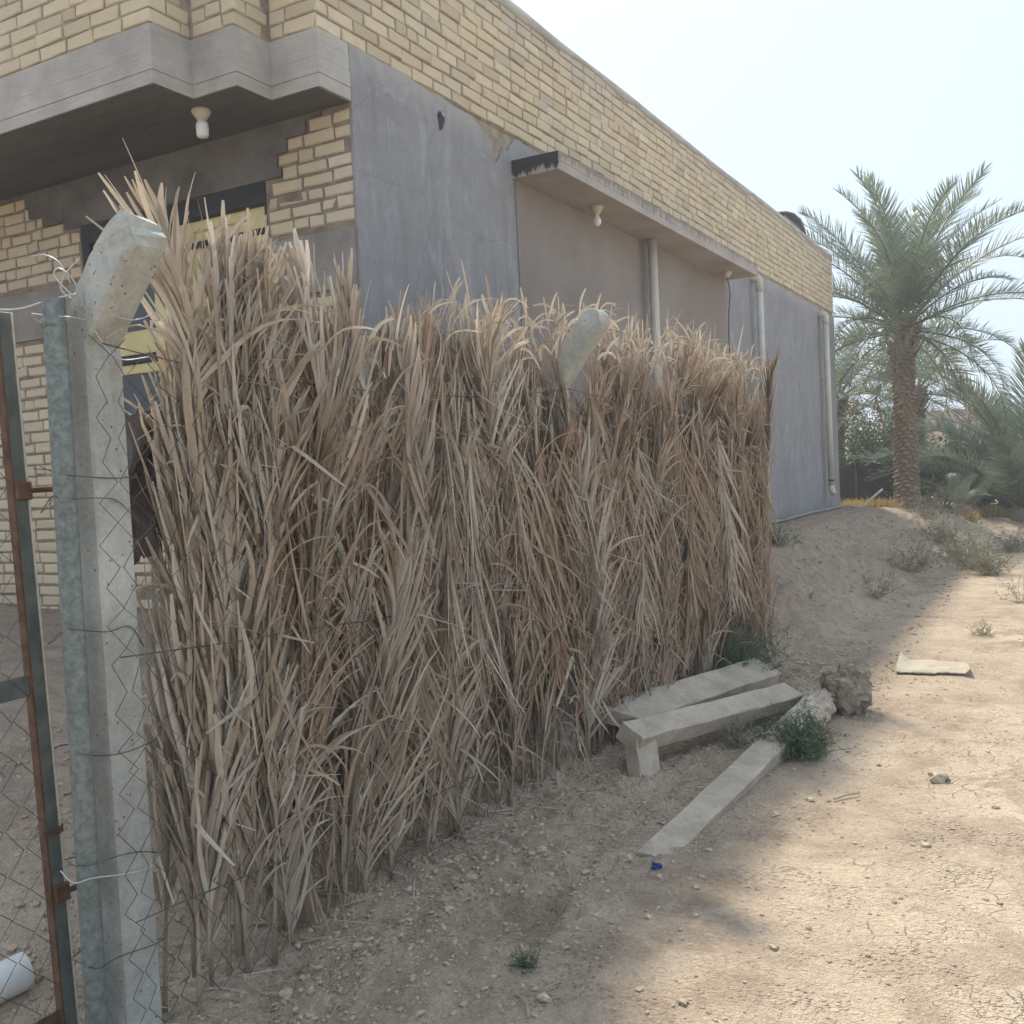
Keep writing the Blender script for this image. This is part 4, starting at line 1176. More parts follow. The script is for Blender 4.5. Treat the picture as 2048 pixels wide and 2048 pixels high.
# ragged bent tips along the top edge: loose leaf ends, nobody could count them
mb = MB()
N = 620
yy_ = rng.uniform(2.3, 7.78, N)
p0 = np.stack([fx(yy_) + rng.uniform(-0.08, 0.10, N), yy_, top_z(yy_) - rng.uniform(0.06, 0.30, N)], -1)
d0 = norm(np.stack([rng.normal(0.05, 0.25, N), rng.normal(0.05, 0.45, N), np.ones(N)], -1))
strips(mb, p0, d0, rng.uniform(0.08, 0.27, N), rng.uniform(0.004, 0.010, N), norm(rng.normal(0, 1, (N, 3))),
       np.stack([rng.normal(0.4, 0.5, N), rng.normal(0.1, 0.8, N), -np.ones(N)], -1), np.abs(rng.normal(0.5, 1.2, N)) * (rng.random(N) < 0.75), S=6, fold=0.4,
       tone=np.clip(rng.beta(2, 2, N) + 0.08, 0, 0.98), twist=rng.normal(0, 1.0, N), taper=0.35)
tag(mb.build('leaf_tips', MAT['dried_leaf']), 'ragged bleached leaf tips bristling along the top of the thatch', 'leaf tips', kind='stuff')
# loose leaflets caught in the mesh
mb = MB()
N = 620
yy_ = 2.45 + 5.05 * rng.random(N) ** 1.3
p0 = np.stack([fx(yy_) + rng.uniform(0.04, 0.13, N), yy_, rng.uniform(0.1, 1.7, N)], -1)
d0 = norm(np.stack([rng.normal(0.02, 0.12, N), np.where(yy_ < 2.9, np.abs(rng.normal(0.1, 0.4, N)), rng.normal(0.1, 0.4, N)), np.where(rng.random(N) < 0.75, 1.0, -1.0)], -1))
strips(mb, p0, d0, rng.uniform(0.2, 0.6, N), rng.uniform(0.004, 0.0085, N), norm(rng.normal(0, 1, (N, 3))),
       np.stack([rng.normal(0.15, 0.2, N), rng.normal(0.1, 0.6, N), -np.ones(N)], -1), np.abs(rng.normal(0.2, 0.9, N)), S=10, fold=0.4,
       tone=np.clip(rng.beta(2, 2, N), 0, 0.98), twist=rng.normal(0, 1.0, N), taper=0.6)
tag(mb.build('loose_leaves', MAT['dried_leaf_brown']), 'loose dry leaf blades caught in the wire of the fence', 'leaves', kind='stuff')

mb = MB()
nu, nv = 14, 16
V = []
for j in range(nv + 1):
    for i in range(nu + 1):
        s_, t_ = i / nu, j / nv
        wd = 0.20 - 0.08 * t_
        V.append((-2.545 + 0.015 * math.sin(s_ * 7 + t_ * 3) + 0.02 * math.sin(t_ * 9) + 0.02 * float(vnoise(s_ * 3, t_ * 4, 0.5, 5)), 2.12 + wd * (s_ - 0.2) + 0.02 * math.sin(t_ * 6), 1.86 - 0.46 * t_ - 0.05 * abs(s_ - 0.5) + 0.03 * float(vnoise(s_ * 5, t_, 0.3, 6))))
k = nu + 1
mb.add(V, [[j * k + i, j * k + i + 1, (j + 1) * k + i + 1, (j + 1) * k + i] for j in range(nv) for i in range(nu)], tone=rng.random(len(V)))
o = mb.build('palm_fibre_sheath', MAT['palm_fibre'])
sm = o.modifiers.new('thick', 'SOLIDIFY'); sm.thickness = 0.006
tag(o, 'dark brown palm fibre sheath hanging behind the near concrete post', 'palm fibre')

# ------------------------------------------------------------------ wire netting over the thatch
net = thing('wire_netting', 'sagging diamond wire netting stretched over the palm thatch between the posts', 'netting', (-2.4, 4.6, 0))
mb = MB()
cw, ch = 0.055, 0.060
ncol = int((7.5 - 1.88) / (2 * cw))
def net_x(y, z_):
    return fx(y) + 0.085 + 0.045 * vnoise(y, z_, 0.45, 61) + 0.02 * vnoise(y, z_, 0.15, 62)
for k in range(ncol):
    ys_, zs_ = [], []
    for j in range(35):
        y_ = 1.90 + cw * (2 * k + (j % 2)) + rng.normal(0, 0.008)
        z_ = 0.03 + ch * j + rng.normal(0, 0.008) + 0.03 * math.sin(y_ * 2.0)
        if z_ < 2.06: ys_.append(y_); zs_.append(z_)
    ys_ = np.array(ys_); zs_ = np.array(zs_)
    for off in (0, 1):
        y2 = ys_ if off == 0 else 2 * (1.90 + cw * 2 * k) + 2 * cw - ys_
        w_ = np.stack([net_x(y2, zs_) + 0.004 * (np.arange(len(zs_)) % 2), y2, zs_], -1)
        if rng.random() < 0.94: tube(mb, w_, 0.0016, 3, caps=False)
mb.build('netting', MAT['wire_steel'], net)
for zc, nm in ((2.03, 0), (1.12, 1), (0.35, 2)):
    mb = MB()
    y_ = np.linspace(1.93, 7.5, 60)
    s_ = (y_ - 1.93) % 2.75 / 2.75
    z_ = zc - 0.09 * 4 * s_ * (1 - s_) * (1.0 if nm == 0 else 0.5) + 0.02 * vnoise(y_, y_ * 0, 0.3, 66 + nm)
    tube(mb, np.stack([net_x(y_, z_) + 0.008, y_, z_], -1), 0.0022, 5, caps=False)
    mb.build('line_wire', MAT['wire_steel'], net)

# tie wires round the near post and pipe
ties = thing('tie_wires', 'loops of wire tying the steel pipe to the near concrete post', 'wire', (-2.5, 1.9, 1.6))
def tie(z_, dz=0.0, seed=0, r_=0.0016, mat='wire_steel'):
    R_ = np.random.default_rng(seed)
    pts = [(-2.56, 1.82, z_ + dz), (-2.505, 1.82, z_), (-2.472, 1.84, z_ - 0.005), (-2.455, 1.915, z_ - 0.01), (-2.452, 2.0, z_ - 0.02), (-2.45, 2.06, z_ - 0.04 + dz), (-2.52, 2.065, z_ - 0.03), (-2.60, 2.04, z_), (-2.60, 1.92, z_), (-2.56, 1.82, z_ + dz)]
    pts = np.array(pts) + R_.normal(0, 0.007, (len(pts), 3))
    mb_ = MB(); tube(mb_, smooth_path(pts, 50), r_, 5, caps=False)
    mb_.build('wire_loop', MAT[mat], ties, smooth=True)
tie(2.105, 0.01, 1, 0.0022, 'bright_wire'); tie(1.66, 0.03, 2); tie(1.60, -0.05, 3); tie(1.22, -0.04, 5); tie(0.86, 0.02, 6); tie(0.55, 0.0, 7); tie(0.50, 0.03, 8, 0.0022, 'bright_wire'); tie(0.25, 0.02, 9)
mb = MB()
tube(mb, smooth_path([(-2.47, 1.90, 2.16), (-2.49, 1.87, 2.20), (-2.50, 1.86, 2.225), (-2.485, 1.865, 2.24), (-2.465, 1.885, 2.22), (-2.46, 1.905, 2.18), (-2.48, 1.895, 2.16), (-2.495, 1.875, 2.19), (-2.47, 1.885, 2.235), (-2.44, 1.90, 2.265)], 60), 0.0024, 5)
tube(mb, smooth_path([(-2.46, 1.9, 2.17), (-2.5, 1.84, 2.15), (-2.58, 1.8, 2.13), (-2.7, 1.78, 2.14), (-2.95, 1.72, 2.16), (-3.3, 1.6, 2.2)], 40), 0.0026, 5)
tube(mb, smooth_path([(-2.47, 1.89, 2.2), (-2.50, 1.88, 2.26), (-2.54, 1.865, 2.285), (-2.585, 1.85, 2.285)], 24), 0.002, 5)
tube(mb, smooth_path([(-2.46, 1.91, 2.17), (-2.43, 1.94, 2.05), (-2.42, 2.0, 1.99), (-2.40, 2.09, 2.0)], 24), 0.002, 5)
tube(mb, smooth_path([(-2.46, 1.91, 2.14), (-2.42, 1.95, 2.12), (-2.38, 2.02, 2.10), (-2.36, 2.1, 2.13)], 24), 0.002, 5)
mb.build('loose_coil', MAT['bright_wire'], ties, smooth=True)
# ------------------------------------------------------------------ fallen concrete beams
def beam_mat(p, q, roll=0.0):
    p, q = np.array(p, float), np.array(q, float)
    ax = norm(q - p); up = np.array([0, 0, 1.0]); s_ = norm(np.cross(ax, up)); u_ = np.cross(s_, ax)
    c_, sn = math.cos(roll), math.sin(roll)
    M4 = np.eye(4); M4[:3, 0] = ax; M4[:3, 1] = s_ * c_ + u_ * sn; M4[:3, 2] = u_ * c_ - s_ * sn; M4[:3, 3] = (p + q) / 2
    return M4, np.linalg.norm(q - p)
def rough_beam(mb_, p, q, w_, h_, roll=0.0, seed=0, segs=14, amp=0.006, endcut=0.0):
    """a cast beam with worn arrises, cut into segments so its edges can wander"""
    r_ = np.random.default_rng(seed)
    M4, L = beam_mat(p, q, roll)
    b = 0.006
    sec = np.array([(-w_ / 2 + b, -h_ / 2), (w_ / 2 - b, -h_ / 2), (w_ / 2, -h_ / 2 + b), (w_ / 2, h_ / 2 - b), (w_ / 2 - b, h_ / 2), (0, h_ / 2), (-w_ / 2 + b, h_ / 2), (-w_ / 2, h_ / 2 - b), (-w_ / 2, -h_ / 2 + b)])
    k = len(sec); V = []
    for i in range(segs + 1):
        x_ = (i / segs - 0.5) * L
        cut = endcut * (1 if i == 0 else 0)
        for s_ in sec:
            V.append((x_ + cut * s_[0] / w_ + (r_.normal(0, 0.008) if i in (0, segs) else 0), s_[0] + r_.normal(0, amp * 0.5), s_[1] + r_.normal(0, amp * 0.4)))
    V = np.array(V) @ M4[:3, :3].T + M4[:3, 3]
    Q = [[i * k + j, i * k + (j + 1) % k, (i + 1) * k + (j + 1) % k, (i + 1) * k + j] for i in range(segs) for j in range(k)]
    T = [[0, j + 1, j] for j in range(1, k - 1)] + [[segs * k, segs * k + j, segs * k + j + 1] for j in range(1, k - 1)]
    mb_.add(V, Q, T)
    return mb_
bA = thing('fallen_beam', 'flat concrete beam lying against the foot of the thatch, behind the bent one', 'concrete beam', (-2.0, 5.8, 0.15), 'concrete beams fallen beside the fence')
bA['kind'] = 'thing'
mb = MB(); rough_beam(mb, (-2.24, 5.02, 0.225), (-1.90, 6.80, 0.165), 0.22, 0.085, -0.42, 1, amp=0.004, endcut=0.2)
mb.build('shaft', MAT['dusty_concrete'], bA)
bB = thing('fallen_beam', 'concrete beam with a right-angled foot propped up like a low bench', 'concrete beam', (-1.9, 5.0, 0), 'concrete beams fallen beside the fence')
bB['kind'] = 'thing'
mb = MB(); rough_beam(mb, (-2.02, 4.68, 0.225), (-1.60, 6.28, 0.125), 0.15, 0.095, -0.42, 2, amp=0.004)
mb.build('shaft', MAT['dusty_concrete'], bB)
mb = MB(); rough_beam(mb, (-1.985, 4.735, 0.215), (-1.945, 4.70, -0.06), 0.15, 0.09, 0.35, 3, 6, amp=0.003)
mb.build('foot', MAT['dusty_concrete'], bB)
bC = thing('fallen_post', 'long grey concrete post lying half buried, ending in a broken footing', 'concrete beam', (-1.5, 5, 0), 'concrete beams fallen beside the fence')
mb = MB(); rough_beam(mb, (-1.57, 3.78, -0.062), (-1.41, 6.10, 0.095), 0.14, 0.13, -0.22, 4, amp=0.004)
mb.build('shaft', MAT['dusty_concrete'], bC)
def lump(mb_, c, r_, seed, amp=0.25, sub=3, sc=(1, 1, 1), tone=0.5):
    import bmesh
    bm = bmesh.new(); bmesh.ops.create_icosphere(bm, subdivisions=sub, radius=1.0)
    V = np.array([v.co[:] for v in bm.verts]); F = [[v.index for v in f.verts] for f in bm.faces]; bm.free()
    nz = vnoise(V[:, 0] * 3 + seed, V[:, 1] * 3 + V[:, 2] * 2.1, 0.9, seed) * 2 + vnoise(V[:, 0] * 3 - V[:, 2] * 3, V[:, 1] * 3 + seed, 0.35, seed + 5) + 0.5 * vnoise(V[:, 0] * 9 + V[:, 2] * 7, V[:, 1] * 9, 0.5, seed + 9)
    V = V * (1 + amp * nz[:, None]) * r_ * np.array(sc) + np.array(c)
    mb_.add(V, T=F, tone=tone)
    return mb_
mb = MB(); lump(mb, (-1.40, 6.02, 0.095), 0.095, 3, 0.28, 4, (0.85, 3.6, 0.85))
tag(mb.build('crumbled_neck', MAT['dusty_concrete'], bC), 'white crumbling concrete between post and footing')
mb = MB(); lump(mb, (-1.29, 6.48, 0.155), 0.155, 8, 0.35, 4, (1.0, 1.0, 1.0))
tag(mb.build('footing', MAT['rubble_concrete'], bC), 'brown broken concrete footing lump')

# ------------------------------------------------------------------ loose things on the ground
# bent sheet of card / matting with a turned-up corner
sheet = thing('cardboard_sheet', 'tan embossed sheet of card with a folded corner lying on the sunny track', 'cardboard', (-0.95, 7.8, 0))
A_, B_ = np.array([-1.19, 7.72]), np.array([-0.69, 7.80])
d_ = (B_ - A_); dn = np.array([-d_[1], d_[0]]) / np.linalg.norm(d_)
nu, nv = 26, 14
V = []
for j in range(nv + 1):
    for i in range(nu + 1):
        s_, t_ = i / nu, j / nv
        p = A_ + d_ * s_ + dn * 0.42 * t_
        z_ = ground_at(p[0], p[1]) + 0.012 + 0.02 * (1 - s_) * math.sin(t_ * 3) + 0.05 * max(0, s_ - 0.93) / 0.07 * (1 - t_)
        fold = max(0.0, 0.22 - s_) / 0.22 * max(0.0, t_ - 0.15)
        z_ += 0.085 * fold; p = p + d_ * 0.10 * fold
        V.append((p[0], p[1], z_ + 0.0015 * (math.sin(i * 2.2 + j) + math.sin(i * 2.2 - j))))
mb = MB()
k = nu + 1
Q = [[j * k + i, j * k + i + 1, (j + 1) * k + i + 1, (j + 1) * k + i] for j in range(nv) for i in range(nu)]
mb.add(V, Q)
o = mb.build('sheet', MAT['card'], sheet, smooth=True)
sm = o.modifiers.new('thick', 'SOLIDIFY'); sm.thickness = 0.006; sm.offset = 1

# white tube behind the gate
tub = thing('plastic_tube', 'short white plastic tube lying on the ground behind the gate', 'tube', (-2.95, 1.9, 0.15))
c0 = np.array([-3.02, 1.98, 0]); c1 = np.array([-3.10, 1.62, 0])
c0[2] = ground_at(c0[0], c0[1]) + 0.055; c1[2] = ground_at(c1[0], c1[1]) + 0.055
mb = MB(); tube(mb, np.linspace(c0, c1, 6), 0.06, 24, caps=False); tube(mb, np.linspace(c1, c0, 6), 0.054, 24, caps=False)
dv = norm(c1 - c0)
t3, n3, b3 = frame(np.array([c0, c1]))
a = np.arange(24) / 24 * 2 * PI
for c in (c0, c1):
    R1 = np.cos(a)[:, None] * n3[0] + np.sin(a)[:, None] * b3[0]
    V = np.concatenate([c + R1 * 0.06, c + R1 * 0.054])
    mb.add(V, [[i, (i + 1) % 24, 24 + (i + 1) % 24, 24 + i] for i in range(24)])
mb.build('tube', MAT['white_plastic'], tub, smooth=True)
mb = MB(); tube(mb, [c0 + dv * 0.02, c0 + dv * 0.024], 0.0545, 24)
mb.build('end_wall', MAT['white_plastic'], tub)

# blue scrap
mb = MB(); lump(mb, (-1.49, 3.66, ground_at(-1.49, 3.66) + 0.012), 0.019, 4, 0.5, 2, (1.1, 0.8, 0.8))
tag(mb.build('plastic_scrap', MAT['blue_plastic']), 'small crumpled blue plastic scrap near the tip of the fallen post', 'plastic scrap')

# single stones
stones = [(-1.64, 3.70, 0.024, 'small pale stone chip just beside the blue plastic scrap'), (-1.36, 3.25, 0.022, None), (-1.29, 3.56, 0.018, None), (-1.45, 2.62, 0.026, None), (-1.75, 3.55, 0.02, None),
          (-0.62, 5.20, 0.042, 'dark round stone on the sunlit track level with the fallen post'), (-0.57, 4.30, 0.025, None), (-1.05, 2.75, 0.018, None), (-1.98, 3.62, 0.03, None), (-2.03, 2.98, 0.024, None),
          (-2.16, 2.62, 0.026, None), (-2.24, 2.35, 0.028, None), (-2.10, 3.25, 0.03, None), (-1.12, 4.7, 0.028, None), (-1.22, 4.45, 0.02, None), (-0.35, 4.9, 0.02, None), (-0.9, 3.2, 0.018, None)]
for k, (x, y, r_, lb) in enumerate(stones):
    if not lb: r_ *= 0.72
    mb = MB(); lump(mb, (x, y, ground_at(x, y) + r_ * 0.35), r_, 20 + k, 0.45, 2, (1.2, 0.9, 0.65))
    tag(mb.build('stone', MAT['stone'] if r_ < 0.045 or y < 3 else MAT['rubble_concrete']), lb or 'small angular earth-coloured stone lying loose on the bare ground', 'stone', None if lb else 'loose stones on the ground')

# clods and gravel
import bmesh as _bm
bm = _bm.new(); _bm.ops.create_icosphere(bm, subdivisions=1, radius=1.0)
IV = np.array([v.co[:] for v in bm.verts]); IF = np.array([[v.index for v in f.verts] for f in bm.faces]); bm.free()
def scatter(name, N, gen, rad, mat, label, seed):
    r_ = np.random.default_rng(seed)
    x, y = gen(r_, N)
    z_ = gz(x, y)
    r0 = rad(r_, N)
    V = IV[None] * (1 + r_.normal(0, 0.22, (N, len(IV), 1)))
    V = V * (r0[:, None, None] * np.stack([r_.uniform(0.8, 1.4, N), r_.uniform(0.8, 1.4, N), r_.uniform(0.45, 0.9, N)], -1)[:, None, :])
    V = V + np.stack([x, y, z_ + r0 * 0.2], -1)[:, None, :]
    F = (IF[None] + (np.arange(N) * len(IV))[:, None, None]).reshape(-1, 3)
    mb_ = MB(); mb_.add(V.reshape(-1, 3), T=F, tone=np.repeat(r_.random(N), len(IV)))
    tag(mb_.build(name, mat), label, 'gravel', kind='stuff')
def g_bank(r_, N):
    y = r_.uniform(1.7, 8.0, N); x = fx(y) + 0.05 + np.abs(r_.normal(0.25, 0.42, N)); return x, y
def g_path(r_, N):
    d = 2.2 + 8 * r_.random(N) ** 1.6; a_ = r_.uniform(-0.85, 0.25, N)
    return d * np.sin(a_) , d * np.cos(a_)
def g_yard(r_, N):
    return r_.uniform(-4.5, -2.6, N), r_.uniform(0.8, 4.2, N)
scatter('earth_clods', 16000, g_bank, lambda r_, N: 0.0022 + 0.011 * r_.random(N) ** 5.5, MAT['earth_clod'], 'crumbled earth clods along the foot of the fence', 1)
scatter('gravel', 9000, g_path, lambda r_, N: 0.002 + 0.008 * r_.random(N) ** 7, MAT['earth_clod'], 'fine gravel scattered over the track', 2)
def g_mound(r_, N):
    y = r_.uniform(7.8, 17, N); return -3.4 + 2.2 * r_.random(N), y
scatter('mound_clods', 4000, g_mound, lambda r_, N: 0.004 + 0.02 * r_.random(N) ** 4, MAT['earth_clod'], 'earth clods strewn over the slope of the mound', 4)
scatter('yard_gravel', 4000, g_yard, lambda r_, N: 0.003 + 0.015 * r_.random(N) ** 4, MAT['earth_clod'], 'gravel and clods in the yard behind the gate', 3)

# dry litter under the thatch
mb = MB()
N = 900
y_ = rng.uniform(1.9, 7.3, N); x_ = fx(y_) + np.abs(rng.normal(0, 0.22, N)) - 0.18
p0 = np.stack([x_, y_, gz(x_, y_) + 0.008], -1)
th_ = rng.uniform(0, 2 * PI, N)
d0 = np.stack([np.cos(th_), np.sin(th_), rng.uniform(0, 0.25, N)], -1)
strips(mb, p0, norm(d0), rng.uniform(0.04, 0.22, N), rng.uniform(0.002, 0.006, N), np.stack([-np.sin(th_), np.cos(th_), rng.normal(0, 0.3, N)], -1), np.stack([rng.normal(0, 1, N), rng.normal(0, 1, N), -0.4 * np.ones(N)], -1), np.abs(rng.normal(0, 0.4, N)), S=4, flat=True, tone=rng.random(N) * 0.98)
tag(mb.build('leaf_litter', MAT['dried_leaf']), 'dry broken leaf litter along the foot of the thatch', 'litter', kind='stuff')
# twigs
for k, (a_, b_, lb) in enumerate((((-1.02, 4.72), (-0.93, 4.86), 'pale dry twig lying in the shade edge beside the fallen post'), ((-1.55, 2.62), (-1.44, 2.50), 'thin dark twig on the shaded earth near the small weed'), ((-2.02, 3.85), (-1.86, 4.02), 'short dry stalk at the foot of the thatch'))):
    p = np.array([a_[0], a_[1], ground_at(*a_) + 0.01]); q = np.array([b_[0], b_[1], ground_at(*b_) + 0.012])
    mb = MB(); tube(mb, smooth_path([p, (p + q) / 2 + np.array([0.01, 0.01, 0.006]), q], 10), [0.004] * 10 if False else 0.004, 5)
    tag(mb.build('twig', MAT['dried_stem']), lb, 'twig')

# ------------------------------------------------------------------ weeds and bushes
def wisp(name, label, loc, R, Hh, ns, mat='saltbush', seed=0, leaves=6, group=None, cat='bush', lw=0.004, flat=1.0, ll=0.02):
    r_ = np.random.default_rng(seed)
    x, y = loc; z_ = ground_at(x, y)
    t_ = thing(name, label, cat, (x, y, z_), group)
    N = ns
    th_ = r_.uniform(0, 2 * PI, N); el = np.arccos(r_.uniform(0.05, 0.98, N))
    d0 = np.stack([np.sin(el) * np.cos(th_), np.sin(el) * np.sin(th_) * flat, np.cos(el) + 0.15], -1)
    base = np.stack([x + r_.normal(0, R * 0.18, N), y + r_.normal(0, R * 0.18, N), np.full(N, z_)], -1)
    Lf = r_.uniform(0.45, 1.1, N) * (R * np.sin(el) + Hh * np.cos(el))
    mb_ = MB()
    kb = r_.uniform(0, 0.6, N); bend = np.stack([r_.normal(0, 0.8, N), r_.normal(0, 0.8, N), r_.normal(0, 0.6, N)], -1)
    strips(mb_, base, norm(d0), Lf, np.full(N, 0.0018), norm(r_.normal(0, 1, (N, 3))), bend, kb, S=5, flat=True, tone=r_.random(N) * 0.98)
    mb_.build('stems', MAT[mat], t_)
    # side shoots and tiny leaves along each stem
    M_ = N * leaves
    idx = np.repeat(np.arange(N), leaves); s_ = r_.uniform(0.25, 1.0, M_)
    dd = norm(d0)[idx] + bend[idx] * (kb[idx] * s_ ** 1.4 * 0.45)[:, None]
    p = base[idx] + norm(dd) * (Lf[idx] * s_)[:, None]
    mb_ = MB()
    strips(mb_, p, norm(r_.normal(0, 1, (M_, 3)) + np.array([0, 0, 0.4])), r_.uniform(0.5, 1.6, M_) * ll, r_.uniform(0.5, 1.3, M_) * lw, norm(r_.normal(0, 1, (M_, 3))), r_.normal(0, 1, (M_, 3)), r_.uniform(0, 0.6, M_), S=2, flat=True, tone=r_.random(M_) * 0.98)
    mb_.build('foliage', MAT[mat], t_)
    return t_
wisp('saltbush', 'wispy green saltbush growing at the far foot of the thatch', (-2.14, 6.80), 0.32, 0.48, 460, seed=1, leaves=18, ll=0.03, lw=0.003)
wisp('saltbush', 'low wispy green bush spilling over the half buried fallen post', (-1.36, 5.42), 0.22, 0.19, 380, seed=2, leaves=18, ll=0.026, lw=0.003)
wisp('weed', 'small dry brown-green weed under the propped bent beam', (-1.70, 5.42), 0.10, 0.14, 60, mat='grey_scrub', seed=3, leaves=6, cat='weed', ll=0.03, lw=0.003)
wisp('weed', 'tiny green weed tuft on the shaded bare earth in front of the hollow', (-1.60, 2.78), 0.05, 0.07, 45, seed=4, leaves=6, cat='weed', ll=0.02, lw=0.002)
wisp('weed', 'sparse weed on the sunlit slope of the mound', (-1.88, 11.2), 0.22, 0.4, 36, mat='grey_scrub', seed=5, leaves=8, cat='weed', ll=0.05, lw=0.005)
wisp('weed', 'bushy weed higher up the mound', (-1.85, 13.6), 0.4, 0.45, 80, mat='grey_scrub', seed=6, leaves=10, cat='weed', ll=0.06, lw=0.006)
wisp('weed', 'thin upright weed on the far sunny track', (-0.52, 11.7), 0.2, 0.42, 30, mat='grey_scrub', seed=7, leaves=7, cat='weed', ll=0.05, lw=0.004)
wisp('weed', 'short weed growing in the shadow just past the fence end', (-2.78, 10.6), 0.25, 0.3, 60, mat='saltbush', seed=8, leaves=8, cat='weed', ll=0.05, lw=0.005)
wisp('weed', 'dry grass tuft lying low on the track beyond the cardboard', (-0.75, 9.5), 0.15, 0.14, 30, mat='grey_scrub', seed=9, leaves=5, cat='weed', ll=0.04, lw=0.003)
for k, (x, y, R_, h_) in enumerate(((-1.9, 17.2, 0.5, 0.45), (-1.5, 16.2, 0.5, 0.5), (-1.25, 15.2, 0.45, 0.45), (-1.0, 14.3, 0.35, 0.35), (-2.2, 18.4, 0.6, 0.6), (-0.9, 17.6, 0.4, 0.35))):
    wisp('scrub_bush', 'grey-green thorny scrub bush on the shoulder of the mound', (x, y), R_, h_, 85, mat='grey_scrub', seed=20 + k, leaves=10, group='scrub along the mound', ll=0.07, lw=0.007)

def grass_patch(name, label, x0, x1, y0, y1, N, hgt, seed):
    r_ = np.random.default_rng(seed)
    x = r_.uniform(x0, x1, N); y = r_.uniform(y0, y1, N)
    keep = vnoise(x, y, 1.2, seed) > -0.2
    x, y = x[keep], y[keep]; N = len(x)
    p0 = np.stack([x, y, gz(x, y) - 0.01], -1)
    d0 = norm(np.stack([r_.normal(0, 0.35, N), r_.normal(0, 0.35, N), np.ones(N)], -1))
    mb_ = MB(); strips(mb_, p0, d0, r_.uniform(0.4, 1.1, N) * hgt, r_.uniform(0.008, 0.016, N), norm(r_.normal(0, 1, (N, 3)) * np.array([1, 1, 0.1])), norm(r_.normal(0, 1, (N, 3))), r_.uniform(0.1, 0.9, N), S=3, flat=True, tone=r_.random(N) * 0.98)
    tag(mb_.build(name, MAT['dry_grass']), label, 'grass', kind='stuff')
grass_patch('dry_grass', 'golden dry grass between the house corner and the palm', -5.2, -3.0, 19.8, 22.5, 3500, 0.26, 1)
grass_patch('dry_grass', 'golden dry grass in the clearing beyond the tall palm', -2.0, 1.0, 21.5, 27, 8000, 0.25, 2)

# ------------------------------------------------------------------ date palms
def palm_frond_mesh(L, droop, nl, ll, seed, mat='palm_leaf', wid=0.0105):
    """along +x, rising; droop bends the outer half down"""
    r_ = np.random.default_rng(seed)
    u = np.linspace(0, 1, 12)
    ang = -droop * u ** 1.6
    x = np.concatenate([[0], np.cumsum(np.cos(ang[:-1]) * L / 11)]); z_ = np.concatenate([[0], np.cumsum(np.sin(ang[:-1]) * L / 11)])
    path = np.stack([x, 0.05 * L * np.sin(u * 2 + seed) * u, z_], -1)
    mb_ = MB()
    tube(mb_, path, np.interp(u, [0, 0.1, 1], [0.035, 0.02, 0.004]) * L / 3.2, 5, tone=0.9)
    N = nl * 2
    ul = np.tile(np.linspace(0.12, 0.99, nl), 2) + r_.normal(0, 0.004, N)
    sg = np.repeat([1.0, -1.0], nl)
    p0 = np.stack([np.interp(ul, u, path[:, k]) for k in range(3)], -1)
    tg = norm(np.stack([np.interp(ul, u, np.gradient(path[:, k])) for k in range(3)], -1))
    S_ = norm(np.cross(tg, np.array([0, 0, 1.0]))); Nn = np.cross(S_, tg)
    an = np.radians(np.interp(ul, [0, 0.5, 1], [62, 48, 24]) + r_.normal(0, 7, N))
    d0 = tg * np.cos(an)[:, None] + S_ * (sg * np.sin(an))[:, None] + Nn * (r_.choice([0.15, 0.45, 0.7], N))[:, None]
    Lf = ll * np.interp(ul, [0.1, 0.25, 0.6, 1], [0.55, 1, 0.9, 0.4]) * r_.uniform(0.85, 1.12, N)
    strips(mb_, p0, norm(d0), Lf, np.full(N, wid), norm(tg + 0.3 * Nn), np.tile(np.array([0, 0, -1.0]), (N, 1)), r_.uniform(0.05, 0.45, N), S=3, flat=True, tone=np.clip(r_.normal(0.5, 0.22, N), 0, 0.78), taper=0.7)
    return mb_.mesh('frond', MAT[mat], True)
FR = {}
for k in range(4):
    FR[('up', k)] = palm_frond_mesh(3.1, 0.55 + 0.15 * k, 84, 0.56, 30 + k)
    FR[('mid', k)] = palm_frond_mesh(3.2, 0.95 + 0.2 * k, 84, 0.56, 40 + k)
    FR[('low', k)] = palm_frond_mesh(2.9, 1.1 + 0.2 * k, 76, 0.50, 50 + k)
    FR[('dry', k)] = palm_frond_mesh(2.5, 1.2 + 0.2 * k, 34, 0.40, 60 + k, 'old_frond', 0.014)

